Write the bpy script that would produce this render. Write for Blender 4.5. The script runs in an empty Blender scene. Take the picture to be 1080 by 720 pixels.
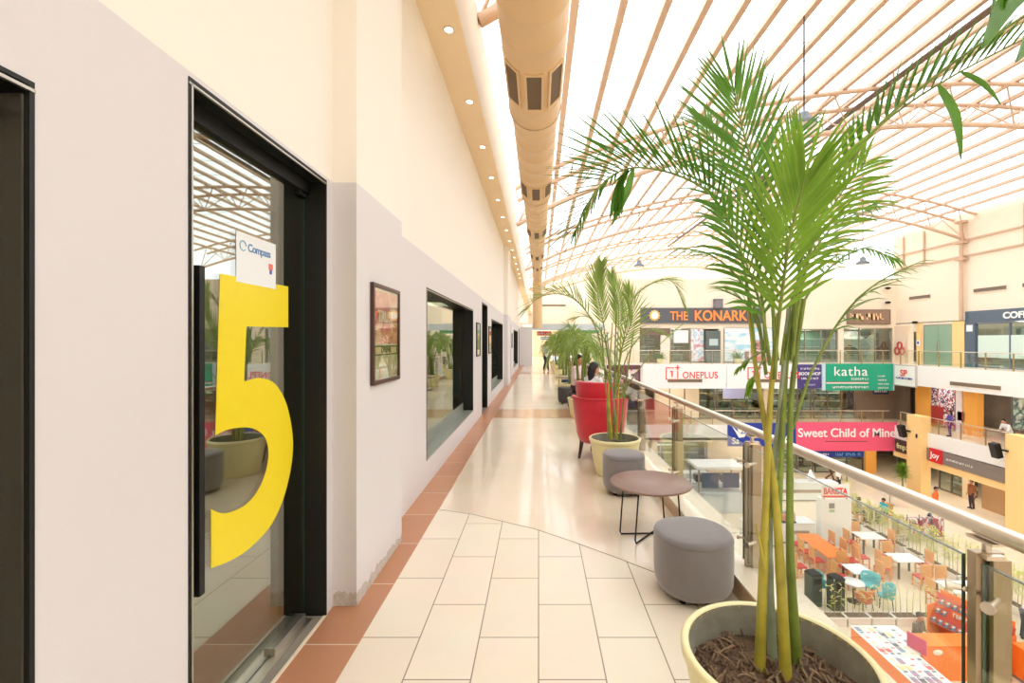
import bpy, math, random
from mathutils import Vector, Matrix, noise
random.seed(7)
PI = math.pi
S = bpy.context.scene
COL = S.collection

# ---------------------------------------------------------------- camera, sky, exposure
F = 480.0                                   # focal length in pixels of the 1080x720 frame
cam_d = bpy.data.cameras.new('camera')
cam_d.sensor_width = 36.0
cam_d.lens = 36.0 * F / 1080.0
cam_d.shift_x = -28.0 / 1080.0
cam_d.clip_start = 0.05
cam_d.clip_end = 300
cam = bpy.data.objects.new('camera', cam_d)
COL.objects.link(cam)
cam.location = (0, 0, 1.6)
cam.rotation_euler = (PI / 2, 0, 0)
S.camera = cam

world = bpy.data.worlds.new('overcast_sky')
S.world = world
world.use_nodes = True
bg = world.node_tree.nodes['Background']
bg.inputs[0].default_value = (0.93, 0.97, 1.0, 1)
bg.inputs[1].default_value = 2.3
S.view_settings.view_transform = 'Standard'
S.view_settings.look = 'None'
S.view_settings.exposure = 0.47
S.view_settings.gamma = 1.0
S.view_settings.use_curve_mapping = False
S.cycles.transparent_max_bounces = 20
S.cycles.diffuse_bounces = 5
S.cycles.glossy_bounces = 4
S.cycles.max_bounces = 10
S.cycles.sample_clamp_indirect = 6.0
S.cycles.caustics_reflective = False
S.cycles.caustics_refractive = False


def P(px, py, Y):
    """a point seen at a pixel of the photograph, at depth Y"""
    return Vector(((px - 568.0) / F * Y, Y, 1.6 - (py - 360.0) / F * Y))


# ---------------------------------------------------------------- materials
MATS = {}


def lin(c):
    return tuple(((x / 255.0) / 12.92 if x / 255.0 <= 0.04045 else ((x / 255.0 + 0.055) / 1.055) ** 2.4) for x in c)


def mat(name, rgb, rough=0.6, metal=0.0, var=0.0, vscale=4.0, bump=0.0, bscale=40.0, spec=0.5, emit=0.0, trans=0.0, coat=0.0, sheen=0.0):
    if name in MATS:
        return MATS[name]
    m = bpy.data.materials.new(name)
    m.use_nodes = True
    nt = m.node_tree
    b = nt.nodes['Principled BSDF']
    c = lin(rgb) + (1.0,)
    b.inputs['Base Color'].default_value = c
    b.inputs['Roughness'].default_value = rough
    b.inputs['Metallic'].default_value = metal
    b.inputs['Specular IOR Level'].default_value = spec
    b.inputs['Coat Weight'].default_value = coat
    b.inputs['Coat Roughness'].default_value = 0.06
    b.inputs['Sheen Weight'].default_value = sheen
    if emit:
        b.inputs['Emission Color'].default_value = c
        b.inputs['Emission Strength'].default_value = emit
    if var or bump:
        tc = nt.nodes.new('ShaderNodeTexCoord')
    if var:
        n = nt.nodes.new('ShaderNodeTexNoise')
        n.inputs['Scale'].default_value = vscale
        n.inputs['Detail'].default_value = 5
        nt.links.new(tc.outputs['Object'], n.inputs['Vector'])
        r = nt.nodes.new('ShaderNodeValToRGB')
        r.color_ramp.elements[0].position = 0.3
        r.color_ramp.elements[1].position = 0.7
        r.color_ramp.elements[0].color = tuple(max(0, x * (1 - var)) for x in c[:3]) + (1,)
        r.color_ramp.elements[1].color = tuple(min(1, x * (1 + var)) for x in c[:3]) + (1,)
        nt.links.new(n.outputs['Fac'], r.inputs['Fac'])
        nt.links.new(r.outputs['Color'], b.inputs['Base Color'])
    if bump:
        n2 = nt.nodes.new('ShaderNodeTexNoise')
        n2.inputs['Scale'].default_value = bscale
        n2.inputs['Detail'].default_value = 3
        nt.links.new(tc.outputs['Object'], n2.inputs['Vector'])
        bp = nt.nodes.new('ShaderNodeBump')
        bp.inputs['Strength'].default_value = bump
        bp.inputs['Distance'].default_value = 0.02
        nt.links.new(n2.outputs['Fac'], bp.inputs['Height'])
        nt.links.new(bp.outputs['Normal'], b.inputs['Normal'])
    if trans:
        out = nt.nodes['Material Output']
        t = nt.nodes.new('ShaderNodeBsdfTranslucent')
        t.inputs['Color'].default_value = tuple(min(1, x * 1.5) for x in c[:3]) + (1,)
        mx = nt.nodes.new('ShaderNodeMixShader')
        mx.inputs[0].default_value = trans
        nt.links.new(b.outputs[0], mx.inputs[1])
        nt.links.new(t.outputs[0], mx.inputs[2])
        nt.links.new(mx.outputs[0], out.inputs['Surface'])
    MATS[name] = m
    return m


def glass_mat(name, tint, ior=1.5, extra=0.0, rough=0.0):
    m = bpy.data.materials.new(name)
    m.use_nodes = True
    nt = m.node_tree
    nt.nodes.remove(nt.nodes['Principled BSDF'])
    out = nt.nodes['Material Output']
    tr = nt.nodes.new('ShaderNodeBsdfTransparent')
    tr.inputs[0].default_value = tint + (1,)
    gl = nt.nodes.new('ShaderNodeBsdfGlossy')
    gl.inputs['Roughness'].default_value = rough
    gl.inputs['Color'].default_value = (0.84, 0.86, 0.81, 1) if extra > 0.1 else (0.95, 0.97, 0.93, 1)
    fr = nt.nodes.new('ShaderNodeFresnel')
    geo = nt.nodes.new('ShaderNodeNewGeometry')
    io = nt.nodes.new('ShaderNodeMix')
    io.data_type = 'FLOAT'
    io.inputs[2].default_value = ior
    io.inputs[3].default_value = 1.0 / ior
    nt.links.new(geo.outputs['Backfacing'], io.inputs[0])
    nt.links.new(io.outputs[0], fr.inputs[0])
    ad = nt.nodes.new('ShaderNodeMath')
    ad.operation = 'ADD'
    ad.use_clamp = True
    ad.inputs[1].default_value = extra
    nt.links.new(fr.outputs[0], ad.inputs[0])
    mx = nt.nodes.new('ShaderNodeMixShader')
    nt.links.new(ad.outputs[0], mx.inputs[0])
    nt.links.new(tr.outputs[0], mx.inputs[1])
    nt.links.new(gl.outputs[0], mx.inputs[2])
    nt.links.new(mx.outputs[0], out.inputs['Surface'])
    MATS[name] = m
    return m


def tile_mat(name, c1, c2, joint, w, h, mortar, rough=0.25, offset=0.5, rot=0.0, coat=0.0, spec=0.5):
    m = bpy.data.materials.new(name)
    m.use_nodes = True
    nt = m.node_tree
    b = nt.nodes['Principled BSDF']
    tc = nt.nodes.new('ShaderNodeTexCoord')
    mp = nt.nodes.new('ShaderNodeMapping')
    mp.inputs['Rotation'].default_value[2] = rot
    nt.links.new(tc.outputs['Object'], mp.inputs['Vector'])
    br = nt.nodes.new('ShaderNodeTexBrick')
    br.offset = offset
    br.inputs['Scale'].default_value = 1.0
    br.inputs['Color1'].default_value = lin(c1) + (1,)
    br.inputs['Color2'].default_value = lin(c2) + (1,)
    br.inputs['Mortar'].default_value = lin(joint) + (1,)
    br.inputs['Mortar Size'].default_value = mortar
    br.inputs['Mortar Smooth'].default_value = 0.1
    br.inputs['Brick Width'].default_value = w
    br.inputs['Row Height'].default_value = h
    nt.links.new(mp.outputs[0], br.inputs['Vector'])
    n = nt.nodes.new('ShaderNodeTexNoise')
    n.inputs['Scale'].default_value = 3.0
    n.inputs['Detail'].default_value = 6
    nt.links.new(tc.outputs['Object'], n.inputs['Vector'])
    mx = nt.nodes.new('ShaderNodeMix')
    mx.data_type = 'RGBA'
    mx.blend_type = 'MULTIPLY'
    mx.inputs[0].default_value = 0.12
    nt.links.new(br.outputs['Color'], mx.inputs[6])
    nt.links.new(n.outputs['Color'], mx.inputs[7])
    nt.links.new(mx.outputs[2], b.inputs['Base Color'])
    b.inputs['Roughness'].default_value = rough
    b.inputs['Coat Weight'].default_value = coat
    b.inputs['Specular IOR Level'].default_value = spec
    b.inputs['Coat Roughness'].default_value = 0.05
    MATS[name] = m
    return m


def roof_mat(name):
    m = bpy.data.materials.new(name)
    m.use_nodes = True
    nt = m.node_tree
    nt.nodes.remove(nt.nodes['Principled BSDF'])
    out = nt.nodes['Material Output']
    tr = nt.nodes.new('ShaderNodeBsdfTransparent')
    tr.inputs[0].default_value = (0.97, 0.97, 0.96, 1)
    tl = nt.nodes.new('ShaderNodeBsdfTranslucent')
    tl.inputs[0].default_value = (0.9, 0.9, 0.9, 1)
    mx = nt.nodes.new('ShaderNodeMixShader')
    mx.inputs[0].default_value = 0.35
    nt.links.new(tr.outputs[0], mx.inputs[1])
    nt.links.new(tl.outputs[0], mx.inputs[2])
    nt.links.new(mx.outputs[0], out.inputs['Surface'])
    MATS[name] = m
    return m


def abstract_mat(name, cols, scale=6.0, rough=0.5, kind='voronoi', stretch=(1, 1, 1)):
    """printed artwork or goods of many colours"""
    m = bpy.data.materials.new(name)
    m.use_nodes = True
    nt = m.node_tree
    b = nt.nodes['Principled BSDF']
    tc = nt.nodes.new('ShaderNodeTexCoord')
    mp = nt.nodes.new('ShaderNodeMapping')
    mp.inputs['Scale'].default_value = stretch
    nt.links.new(tc.outputs['Object'], mp.inputs['Vector'])
    if kind == 'voronoi':
        v = nt.nodes.new('ShaderNodeTexVoronoi')
        v.inputs['Scale'].default_value = scale
        nt.links.new(mp.outputs[0], v.inputs['Vector'])
        sp = nt.nodes.new('ShaderNodeSeparateColor')
        nt.links.new(v.outputs['Color'], sp.inputs[0])
        fac = sp.outputs[0]
    else:
        v = nt.nodes.new('ShaderNodeTexNoise')
        v.inputs['Scale'].default_value = scale
        v.inputs['Detail'].default_value = 4
        nt.links.new(mp.outputs[0], v.inputs['Vector'])
        fac = v.outputs['Fac']
    r = nt.nodes.new('ShaderNodeValToRGB')
    r.color_ramp.interpolation = 'CONSTANT' if kind == 'voronoi' else 'LINEAR'
    cr = r.color_ramp
    k = len(cols)
    lo, hi = (0.0, 1.0) if kind == 'voronoi' else (0.3, 0.7)
    cr.elements[0].position = lo
    cr.elements[0].color = lin(cols[0]) + (1,)
    cr.elements[1].position = lo + (hi - lo) * (k - 1) / k
    cr.elements[1].color = lin(cols[-1]) + (1,)
    for i in range(1, k - 1):
        e = cr.elements.new(lo + (hi - lo) * i / k)
        e.color = lin(cols[i]) + (1,)
    nt.links.new(fac, r.inputs['Fac'])
    nt.links.new(r.outputs['Color'], b.inputs['Base Color'])
    b.inputs['Roughness'].default_value = rough
    MATS[name] = m
    return m


grey_paint = mat('grey_paint', (219, 216, 219), 0.65, bump=0.02, bscale=90)
cream_paint = mat('cream_paint', (243, 238, 230), 0.7, bump=0.02, bscale=70)
soffit_glow_paint = mat('soffit_glow_paint', (246, 222, 186), 0.7)  # warm cove glow on the soffit, put into its base colour
wallcream = mat('warm_cream_paint', (243, 228, 207), 0.7)
white_paint = mat('white_paint', (240, 238, 234), 0.6)
plaster = mat('bare_plaster', (196, 190, 182), 0.9, var=0.15, vscale=20, bump=0.4, bscale=60)
steel_tan = mat('tan_roof_steel', (206, 174, 148), 0.5)
duct_tan = mat('tan_painted_duct', (224, 192, 148), 0.45, var=0.03, vscale=2)
dark_metal = mat('black_metal', (24, 25, 24), 0.5, spec=0.35)
vent_dark = mat('vent_mesh', (112, 92, 70), 0.7)
alu = mat('aluminium', (176, 172, 160), 0.3, metal=0.9)
steel = mat('brushed_steel', (222, 212, 198), 0.34, metal=1.0)
steel_post = mat('brushed_steel_post', (176, 160, 138), 0.3, metal=0.9)
terracotta = tile_mat('terracotta_tile', (196, 140, 104), (188, 132, 98), (226, 208, 184), 10.0, 0.6, 0.004, rough=0.35, offset=0.0)
floor_tile = tile_mat('cream_floor_tile', (244, 231, 212), (240, 226, 206), (150, 132, 112), 0.614, 0.32, 0.0035, rough=0.3, offset=0.5, rot=PI / 2)
floor_gloss = tile_mat('polished_cream_tile', (242, 225, 202), (238, 219, 195), (232, 212, 186), 0.6, 0.6, 0.002, rough=0.24, offset=0.0, coat=0.35)
band_tile = mat('tan_floor_band', (214, 168, 126), 0.2, coat=0.3, var=0.06, vscale=3)
ground_tile = tile_mat('mall_floor_tile', (238, 222, 196), (232, 215, 188), (222, 204, 178), 0.8, 0.8, 0.006, rough=0.35, offset=0.0)
marble = mat('cream_marble', (240, 226, 202), 0.18, var=0.05, vscale=5)
tanstone = mat('tan_stone', (196, 164, 130), 0.3, var=0.05)
greystone = mat('grey_threshold_stone', (150, 140, 126), 0.4, var=0.1, vscale=12)
rail_glass = glass_mat('clear_glass', (0.955, 0.975, 0.955), 1.5, 0.035)
shop_glass = glass_mat('reflective_shop_glass', (0.76, 0.81, 0.72), 1.65, 0.22)
dim_glass = glass_mat('dark_glass', (0.16, 0.16, 0.15), 1.45, 0.0)
far_glass = glass_mat('far_glass', (0.78, 0.86, 0.82), 1.5, 0.06)
glass_edge = mat('green_glass_edge', (60, 84, 70), 0.2)
yellow_vinyl = mat('yellow_vinyl', (242, 220, 28), 0.4)
paper_white = mat('white_paper', (238, 242, 246), 0.6)
room_olive = mat('dim_room_paint', (206, 200, 176), 0.8)
roof_sheet = roof_mat('translucent_roof_sheet')
leaf_mid = mat('palm_leaf', (84, 132, 40), 0.4, var=0.35, vscale=8, trans=0.35)
leaf_light = mat('light_palm_leaf', (118, 156, 46), 0.42, var=0.3, vscale=8, trans=0.35)
leaf_pale = mat('pale_palm_leaf', (132, 156, 74), 0.5, var=0.3, vscale=5, trans=0.35)  # paler, duller leaf green
cane_green = mat('green_cane', (122, 142, 62), 0.4, var=0.3, vscale=9)
cane_yellow = mat('yellow_cane', (176, 166, 62), 0.4, var=0.3, vscale=9)
cane_grey = mat('grey_green_cane', (150, 164, 140), 0.5, var=0.2, vscale=12)
pot_cream = mat('cream_glazed_pot', (240, 230, 178), 0.35, var=0.03, vscale=3)
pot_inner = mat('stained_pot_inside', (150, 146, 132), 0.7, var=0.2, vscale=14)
soil = mat('soil', (104, 80, 60), 0.95, var=0.45, vscale=40, bump=1.0, bscale=70)
bark = mat('bark_chips', (128, 104, 80), 0.9, var=0.35, vscale=25)
velvet = mat('grey_velvet', (122, 116, 118), 0.8, var=0.08, vscale=6, bump=0.05, bscale=300, sheen=0.5)
navy = mat('navy_fabric', (50, 66, 92), 0.8)
redvelvet = mat('red_velvet', (212, 22, 50), 0.7, var=0.1, vscale=5, sheen=0.6)
red_pipe = mat('red_piping', (232, 78, 92), 0.6)
darkwood = mat('dark_wood', (72, 40, 30), 0.4)
tabletop_w = mat('brown_laminate', (146, 118, 106), 0.4, var=0.06, vscale=5)
orangewood = mat('honey_wood', (234, 172, 104), 0.5, var=0.08, vscale=8)
orange_top = mat('orange_laminate', (250, 132, 42), 0.4)
red_seat = mat('red_seat_pad', (206, 66, 56), 0.7)
white_top = mat('white_laminate', (238, 242, 244), 0.3)
teal_fab = mat('teal_fabric', (66, 184, 190), 0.7)
rust_fab = mat('rust_fabric', (214, 104, 48), 0.7)
pillar_y = mat('yellow_ochre_paint', (250, 212, 146), 0.6)
pillar_o = mat('orange_paint', (246, 178, 84), 0.6)
slate = mat('slate_panel', (92, 106, 122), 0.5)
charcoal = mat('charcoal_panel', (92, 94, 100), 0.5)
brown_panel = mat('brown_panel', (128, 112, 100), 0.5)
greygreen = mat('grey_sill', (140, 146, 136), 0.4)
lampwarm = mat('warm_lamp', (255, 236, 200), 0.5, emit=14)
gallery_fill = mat('gallery_fill_panel', (255, 244, 226), 0.5, emit=11)  # glow of the added fill panels across the well
bluegrey = mat('blue_grey_panel', (196, 204, 208), 0.5)


# ---------------------------------------------------------------- mesh builder
class MB:
    def __init__(self):
        self.v, self.f, self.m, self.sm = [], [], [], []
        self.M = Matrix.Identity(4)

    def add(self, vs, fs, mi=0, sm=False):
        k = len(self.v)
        self.v += [tuple(self.M @ Vector(v)) for v in vs]
        for f in fs:
            self.f.append(tuple(i + k for i in f))
            self.m.append(mi)
            self.sm.append(sm)
        return self

    def box(self, x0, x1, y0, y1, z0, z1, mi=0):
        vs = [(x0, y0, z0), (x1, y0, z0), (x1, y1, z0), (x0, y1, z0), (x0, y0, z1), (x1, y0, z1), (x1, y1, z1), (x0, y1, z1)]
        return self.add(vs, [(0, 3, 2, 1), (4, 5, 6, 7), (0, 1, 5, 4), (1, 2, 6, 5), (2, 3, 7, 6), (3, 0, 4, 7)], mi)

    def prism(self, pts, z0, z1, mi=0, sm=False):
        n = len(pts)
        vs = [(p[0], p[1], z0) for p in pts] + [(p[0], p[1], z1) for p in pts]
        self.add(vs, [tuple(range(n - 1, -1, -1)), tuple(range(n, 2 * n))], mi)
        return self.add(vs, [(i, (i + 1) % n, n + (i + 1) % n, n + i) for i in range(n)], mi, sm)

    def tube(self, pts, r, n=8, mi=0, caps=True, sm=True):
        pts = [Vector(p) for p in pts]
        rs = r if isinstance(r, (list, tuple)) else [r] * len(pts)
        vs, up = [], None
        for i, p in enumerate(pts):
            t = (pts[min(i + 1, len(pts) - 1)] - pts[max(i - 1, 0)])
            t = t.normalized() if t.length > 1e-9 else Vector((0, 0, 1))
            if up is None:
                up = Vector((0, 0, 1)) if abs(t.z) < 0.9 else Vector((1, 0, 0))
            a = (up - t * up.dot(t))
            a = a.normalized() if a.length > 1e-6 else t.orthogonal().normalized()
            up = a
            b = t.cross(a)
            for k in range(n):
                an = 2 * PI * (k + .5) / n
                vs.append(tuple(p + (a * math.cos(an) + b * math.sin(an)) * rs[i]))
        fs = []
        for i in range(len(pts) - 1):
            for k in range(n):
                fs.append((i * n + k, i * n + (k + 1) % n, (i + 1) * n + (k + 1) % n, (i + 1) * n + k))
        self.add(vs, fs, mi, sm)
        if caps:
            self.add(vs[:n], [tuple(range(n - 1, -1, -1))], mi)
            self.add(vs[-n:], [tuple(range(n))], mi)
        return self

    def lathe(self, prof, n=32, mi=0, sx=1.0, sy=1.0, shape=None):
        vs, fs = [], []
        for (r, z) in prof:
            for k in range(n):
                a = 2 * PI * k / n
                c, s = math.cos(a), math.sin(a)
                q = 1.0
                if shape:
                    q = (abs(c) ** shape + abs(s) ** shape) ** (-1.0 / shape)
                vs.append((r * c * q * sx, r * s * q * sy, z))
        for i in range(len(prof) - 1):
            for k in range(n):
                fs.append((i * n + k, i * n + (k + 1) % n, (i + 1) * n + (k + 1) % n, (i + 1) * n + k))
        self.add(vs, fs, mi, True)
        return self

    def ball(self, c, r, n=10, mi=0, s=(1, 1, 1)):
        prof = []
        k = n // 2 + 1
        vs, fs = [], []
        for i in range(k + 1):
            th = PI * i / k
            for j in range(n):
                a = 2 * PI * j / n
                vs.append((c[0] + r * s[0] * math.sin(th) * math.cos(a), c[1] + r * s[1] * math.sin(th) * math.sin(a), c[2] - r * s[2] * math.cos(th)))
        for i in range(k):
            for j in range(n):
                fs.append((i * n + j, i * n + (j + 1) % n, (i + 1) * n + (j + 1) % n, (i + 1) * n + j))
        return self.add(vs, fs, mi, True)

    def rbox(self, x0, x1, y0, y1, z0, z1, mi=0):
        return self.box(x0, x1, y0, y1, z0, z1, mi)


def obj(name, mb, m, parent=None, bevel=0.0, loc=None, subsurf=0):
    me = bpy.data.meshes.new(name)
    me.from_pydata(mb.v, [], mb.f)
    ms = m if isinstance(m, (list, tuple)) else [m]
    for x in ms:
        me.materials.append(x)
    me.polygons.foreach_set('material_index', mb.m)
    me.polygons.foreach_set('use_smooth', mb.sm)
    me.update()
    o = bpy.data.objects.new(name, me)
    COL.objects.link(o)
    if parent is not None:
        o.parent = parent
    if loc is not None:
        o.location = loc
    if bevel:
        b = o.modifiers.new('bevel', 'BEVEL')
        b.width = bevel
        b.segments = 3
        b.limit_method = 'ANGLE'
        b.angle_limit = 0.7
        for p in me.polygons:
            p.use_smooth = True
        b.harden_normals = True
    if subsurf:
        s = o.modifiers.new('sub', 'SUBSURF')
        s.levels = s.render_levels = subsurf
    return o


def tag(o, label, cat, group=None, kind=None):
    o['label'] = label
    o['category'] = cat
    if group:
        o['group'] = group
    if kind:
        o['kind'] = kind
    return o


def thing(name, label, cat, loc=(0, 0, 0), rz=0.0, group=None):
    o = bpy.data.objects.new(name, None)
    COL.objects.link(o)
    o.location = loc
    o.rotation_euler = (0, 0, rz)
    o.empty_display_size = 0.1
    return tag(o, label, cat, group)


def struct(name, mb, m, parent=None, bevel=0.0):
    o = obj(name, mb, m, parent, bevel)
    o['kind'] = 'structure'
    return o


def sgroup(name, loc=(0, 0, 0), rz=0):
    o = bpy.data.objects.new(name, None)
    COL.objects.link(o)
    o.location = loc
    o.rotation_euler = (0, 0, rz)
    o['kind'] = 'structure'
    return o


def dup(root, loc, rz=0.0, label=None, group=None, scale=None, mats=None):
    def rec(o, par):
        c = o.copy()
        COL.objects.link(c)
        c.parent = par
        for ch in [x for x in KIDS.get(o.name, [])]:
            rec(ch, c)
        return c
    KIDS = {}
    for x in bpy.data.objects:
        if x.parent is not None:
            KIDS.setdefault(x.parent.name, []).append(x)
    r = rec(root, None)
    r.location = loc
    r.rotation_euler = (0, 0, rz)
    if scale:
        r.scale = (scale, scale, scale)
    if label:
        r['label'] = label
    if group:
        r['group'] = group
    return r


def text(body, m, parent, size, loc, name='lettering', rot=(PI / 2, 0, 0), ext=0.01, off=0.0, align='LEFT', sx=1.0, space=1.0, shear=0.0):
    c = bpy.data.curves.new(name, 'FONT')
    c.body = body
    c.size = size
    c.extrude = ext
    c.offset = off
    c.align_x = align
    c.space_character = space
    c.shear = shear
    c.materials.append(m)
    tmp = bpy.data.objects.new(name + '_curve', c)
    COL.objects.link(tmp)
    dg = bpy.context.evaluated_depsgraph_get()
    me = bpy.data.meshes.new_from_object(tmp.evaluated_get(dg))
    bpy.data.objects.remove(tmp)
    o = bpy.data.objects.new(name, me)
    if not me.materials:
        me.materials.append(m)
    COL.objects.link(o)
    o.parent = parent
    o.location = loc
    o.rotation_euler = rot
    o.scale = (sx, 1, 1)
    return o


# ================================================================ STRUCTURE
L1, L0 = -4.25, -8.3
WX = -1.24      # face of the left wall
OPEN = [(0.10, 1.118, 0.0, 2.235), (1.61, 2.66, 0.0, 2.54), (5.03, 8.62, 0.28, 2.2), (9.96, 11.03, 0.0, 2.47),
        (11.98, 15.7, 0.28, 2.2), (19.3, 20.4, 0.0, 2.4), (22.6, 27.0, 0.28, 2.2), (28.2, 29.1, 0.0, 2.4)]
SPLIT = 2.56
w = MB()
y = -3.0
for (a, b, z0, z1) in OPEN:
    w.box(WX - 0.26, WX, y, a, 0, SPLIT)
    if z0 > 0:
        w.box(WX - 0.26, WX, a, b, 0, z0)
    w.box(WX - 0.26, WX, a, b, z1, SPLIT)
    y = b
w.box(WX - 0.26, WX, y, 30.0, 0, SPLIT)
w.box(WX, -1.10, 2.75, 3.66, 0.03, SPLIT)
w.box(WX, -1.10, 16.3, 18.0, 0.0, SPLIT)
w.box(WX, -0.42, 30.0, 30.35, 0.0, SPLIT)
struct('wall_left', w, grey_paint)
w = MB()
w.box(WX - 0.26, WX, -3, 57, SPLIT, 5.04)
w.box(WX, -1.10, 2.75, 3.66, SPLIT, 5.04)
w.box(WX, -1.10, 16.3, 18.0, SPLIT, 5.04)
struct('wall_left_upper', w, cream_paint)
# chipped plaster at the foot of the near pilaster
w = MB()
rr = random.Random(3)
pts = [(2.748, 0.0)]
yy = 2.748
top = []
while yy < 3.66:
    top.append((yy, 0.03 + 0.045 * rr.random() + 0.03 * (1 - (yy - 2.7))))
    yy += 0.035
n = len(top)
vs = [(-1.098, t[0], 0.0) for t in top] + [(-1.098, t[0], t[1]) for t in top] + [(-1.12, t[0], 0.0) for t in top] + [(-1.12, t[0], t[1]) for t in top]
fs = []
for i in range(n - 1):
    fs += [(i, i + 1, n + i + 1, n + i), (n + i, n + i + 1, 3 * n + i + 1, 3 * n + i)]
w.add(vs, fs)
xs = [WX + 0.0 + 0.14 * i / 8 for i in range(9)]
hs = [0.05 + 0.05 * rr.random() for _ in xs]
vs = [(x, 2.747, 0) for x in xs] + [(x, 2.747, h) for x, h in zip(xs, hs)] + [(x, 2.76, h) for x, h in zip(xs, hs)]
fs = []
for i in range(8):
    fs += [(i, i + 1, 9 + i + 1, 9 + i), (9 + i, 10 + i, 19 + i, 18 + i)]
w.add(vs, fs)
struct('trim_1', w, plaster)
# soffit with downlights and the bulkhead over it
struct('ceiling', MB().box(-1.5, -0.85, -3, 57, 5.04, 5.10), soffit_glow_paint)
struct('wall_bulkhead', MB().box(-1.5, -0.85, -3, 57, 5.10, 6.24), cream_paint)
struct('wall_left_lower', MB().box(-1.5, -1.24, -8, 39, L0, -0.4), cream_paint)
# rooms behind the left wall
w = MB()
w.box(-5.0, -4.8, -3, 30, 0, 2.9)
for yy in (1.25, 4.2, 18.5, 21.5, 27.5):
    w.box(-4.8, WX - 0.26, yy, yy + 0.1, 0, 2.9)
w.box(-4.8, WX - 0.26, -3, 30, 2.8, 2.9)
struct('wall_rooms', w, room_olive)
struct('floor_rooms', MB().box(-4.8, WX - 0.26, -3, 30, -0.2, -0.002), greystone)

# corridor floor
w = MB()
w.box(-0.95, 1.24, -3, 57, -0.35, 0.0)
struct('floor', w, floor_gloss)
arc = [(-0.95, 4.33), (-0.6, 4.2), (-0.233, 3.99), (-0.05, 3.89), (0.265, 3.64), (0.58, 3.36), (0.83, 3.12), (1.05, 2.86), (1.24, 2.58)]
struct('floor_tiles', MB().prism([(-0.95, -2.5), (1.24, -2.5)] + arc[::-1], 0.0, 0.004), floor_tile)
w = MB()
for i in range(len(arc) - 1):
    a, b = Vector(arc[i] + (0,)), Vector(arc[i + 1] + (0,))
    d = (b - a).normalized()
    nn = Vector((-d.y, d.x, 0)) * 0.005
    w.prism([tuple((a - nn)[:2]), tuple((b - nn)[:2]), tuple((b + nn)[:2]), tuple((a + nn)[:2])], 0.0, 0.0046)
struct('trim_2', w, mat('grout', (150, 132, 112), 0.8))
struct('floor_border', MB().box(WX, -0.95, -3, 30, -0.35, 0.003), terracotta)
struct('floor_band', MB().box(-0.95, 1.24, 9.52, 10.74, 0.0, 0.003), band_tile)
struct('floor_band', MB().box(-0.95, 1.24, 22.4, 23.6, 0.0, 0.003), band_tile)
w = MB().box(WX - 0.26, WX, 1.61, 2.66, -0.05, 0.004)
for (a, b, z0, z1) in OPEN:
    if z0 == 0 and a > 3:
        w.box(WX - 0.26, WX, a, b, -0.05, 0.004)
struct('trim_3', w, greystone)
struct('trim_4', MB().box(WX - 0.012, WX + 0.006, 1.5, 2.66, 0.0, 0.007), marble)
# slab under the corridor and its marble kerb
struct('floor_slab', MB().box(-1.5, 1.52, -3, 57, -0.85, -0.35), white_paint)
struct('trim_5', MB().box(1.24, 1.52, -3, 30, -0.35, 0.115), tanstone)
struct('trim_6', MB().box(1.236, 1.545, -3, 30, 0.115, 0.13), marble)
# ground floor and the storeys across the well
struct('floor_ground', MB().box(-1.5, 31, -8, 40, L0 - 0.2, L0), ground_tile)
w = MB()
w.box(1.52, 31, 32.0, 40, -0.35, 0.0).box(25.0, 31, -8, 32.0, -0.35, 0.0)
w.box(-1.5, 31, 32.0, 40, L1 - 0.35, L1).box(25.0, 31, -8, 32.0, L1 - 0.35, L1)
struct('floor_upper_storeys', w, ground_tile)
w = MB()
w.box(1.52, 25.0, 31.8, 32.0, -1.3, 0.02).box(24.8, 25.0, -8, 31.8, -1.3, 0.02)
w.box(-1.24, 25.0, 31.8, 32.0, L1 - 0.87, L1 + 0.02).box(24.8, 25.0, -8, 31.8, L1 - 0.87, L1 + 0.02)
struct('trim_7', w, white_paint)
w = MB()
w.box(-1.24, 31, 32.0, 40, -1.3, -1.2).box(25.0, 31, -8, 32.0, -1.3, -1.2)
w.box(-1.24, 31, 32.0, 40, L1 - 1.2, L1 - 1.1).box(25.0, 31, -8, 32.0, L1 - 1.2, L1 - 1.1)
struct('ceiling_storeys', w, wallcream)
w = MB()
w.box(24.8, 25.0, -8, 31.8, L1 - 2.1, L1 - 1.72)
struct('trim_8', w, pillar_y)
# outer walls of the well
w = MB()
w.box(7.6, 31, 34.4, 34.6, 2.55, 6.3)
w.box(4.4, 7.2, 34.4, 34.6, 0.0, 6.3)
w.box(7.2, 7.6, 34.2, 34.6, 0, 6.3)
w.box(4.4, 4.6, 34.6, 57, 0, 6.3)
w.box(4.6, 31, 34.6, 57, 6.2, 6.3)
w.box(17.9, 18.9, 34.3, 34.6, 0, 2.6).box(22.6, 23.0, 34.3, 34.6, 0, 2.6).box(26.7, 27, 34.3, 34.6, 0, 2.6).box(13.6, 13.95, 34.3, 34.6, 0, 2.6)
w.box(7.2, 27.0, 34.45, 34.6, 2.62, 2.9)
struct('wall_back', w, wallcream)
w = MB()
w.box(27.0, 27.2, -8, 34.6, 2.9, 9.75)
w.box(27.0, 27.2, 33.9, 34.5, 0, 2.9)
w.box(27.0, 27.2, 31.9, 32.2, 0, 2.9)
w.box(27.0, 27.2, -8, 34.6, 2.75, 2.95)
w.box(26.98, 27.0, 31.4, 34.4, 2.3, 2.9)
struct('wall_right', w, wallcream)
w = MB()
w.box(-1.5, 27.2, 57, 57.2, 0, 12)
w.box(-1.5, -0.85, 30.35, 57, 6.24, 6.6)
struct('wall_far_end', w, wallcream)
w = MB()
w.box(-5, 31, -8.2, -8, L0, 12)
struct('wall_behind', w, wallcream)
w = MB()
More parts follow.
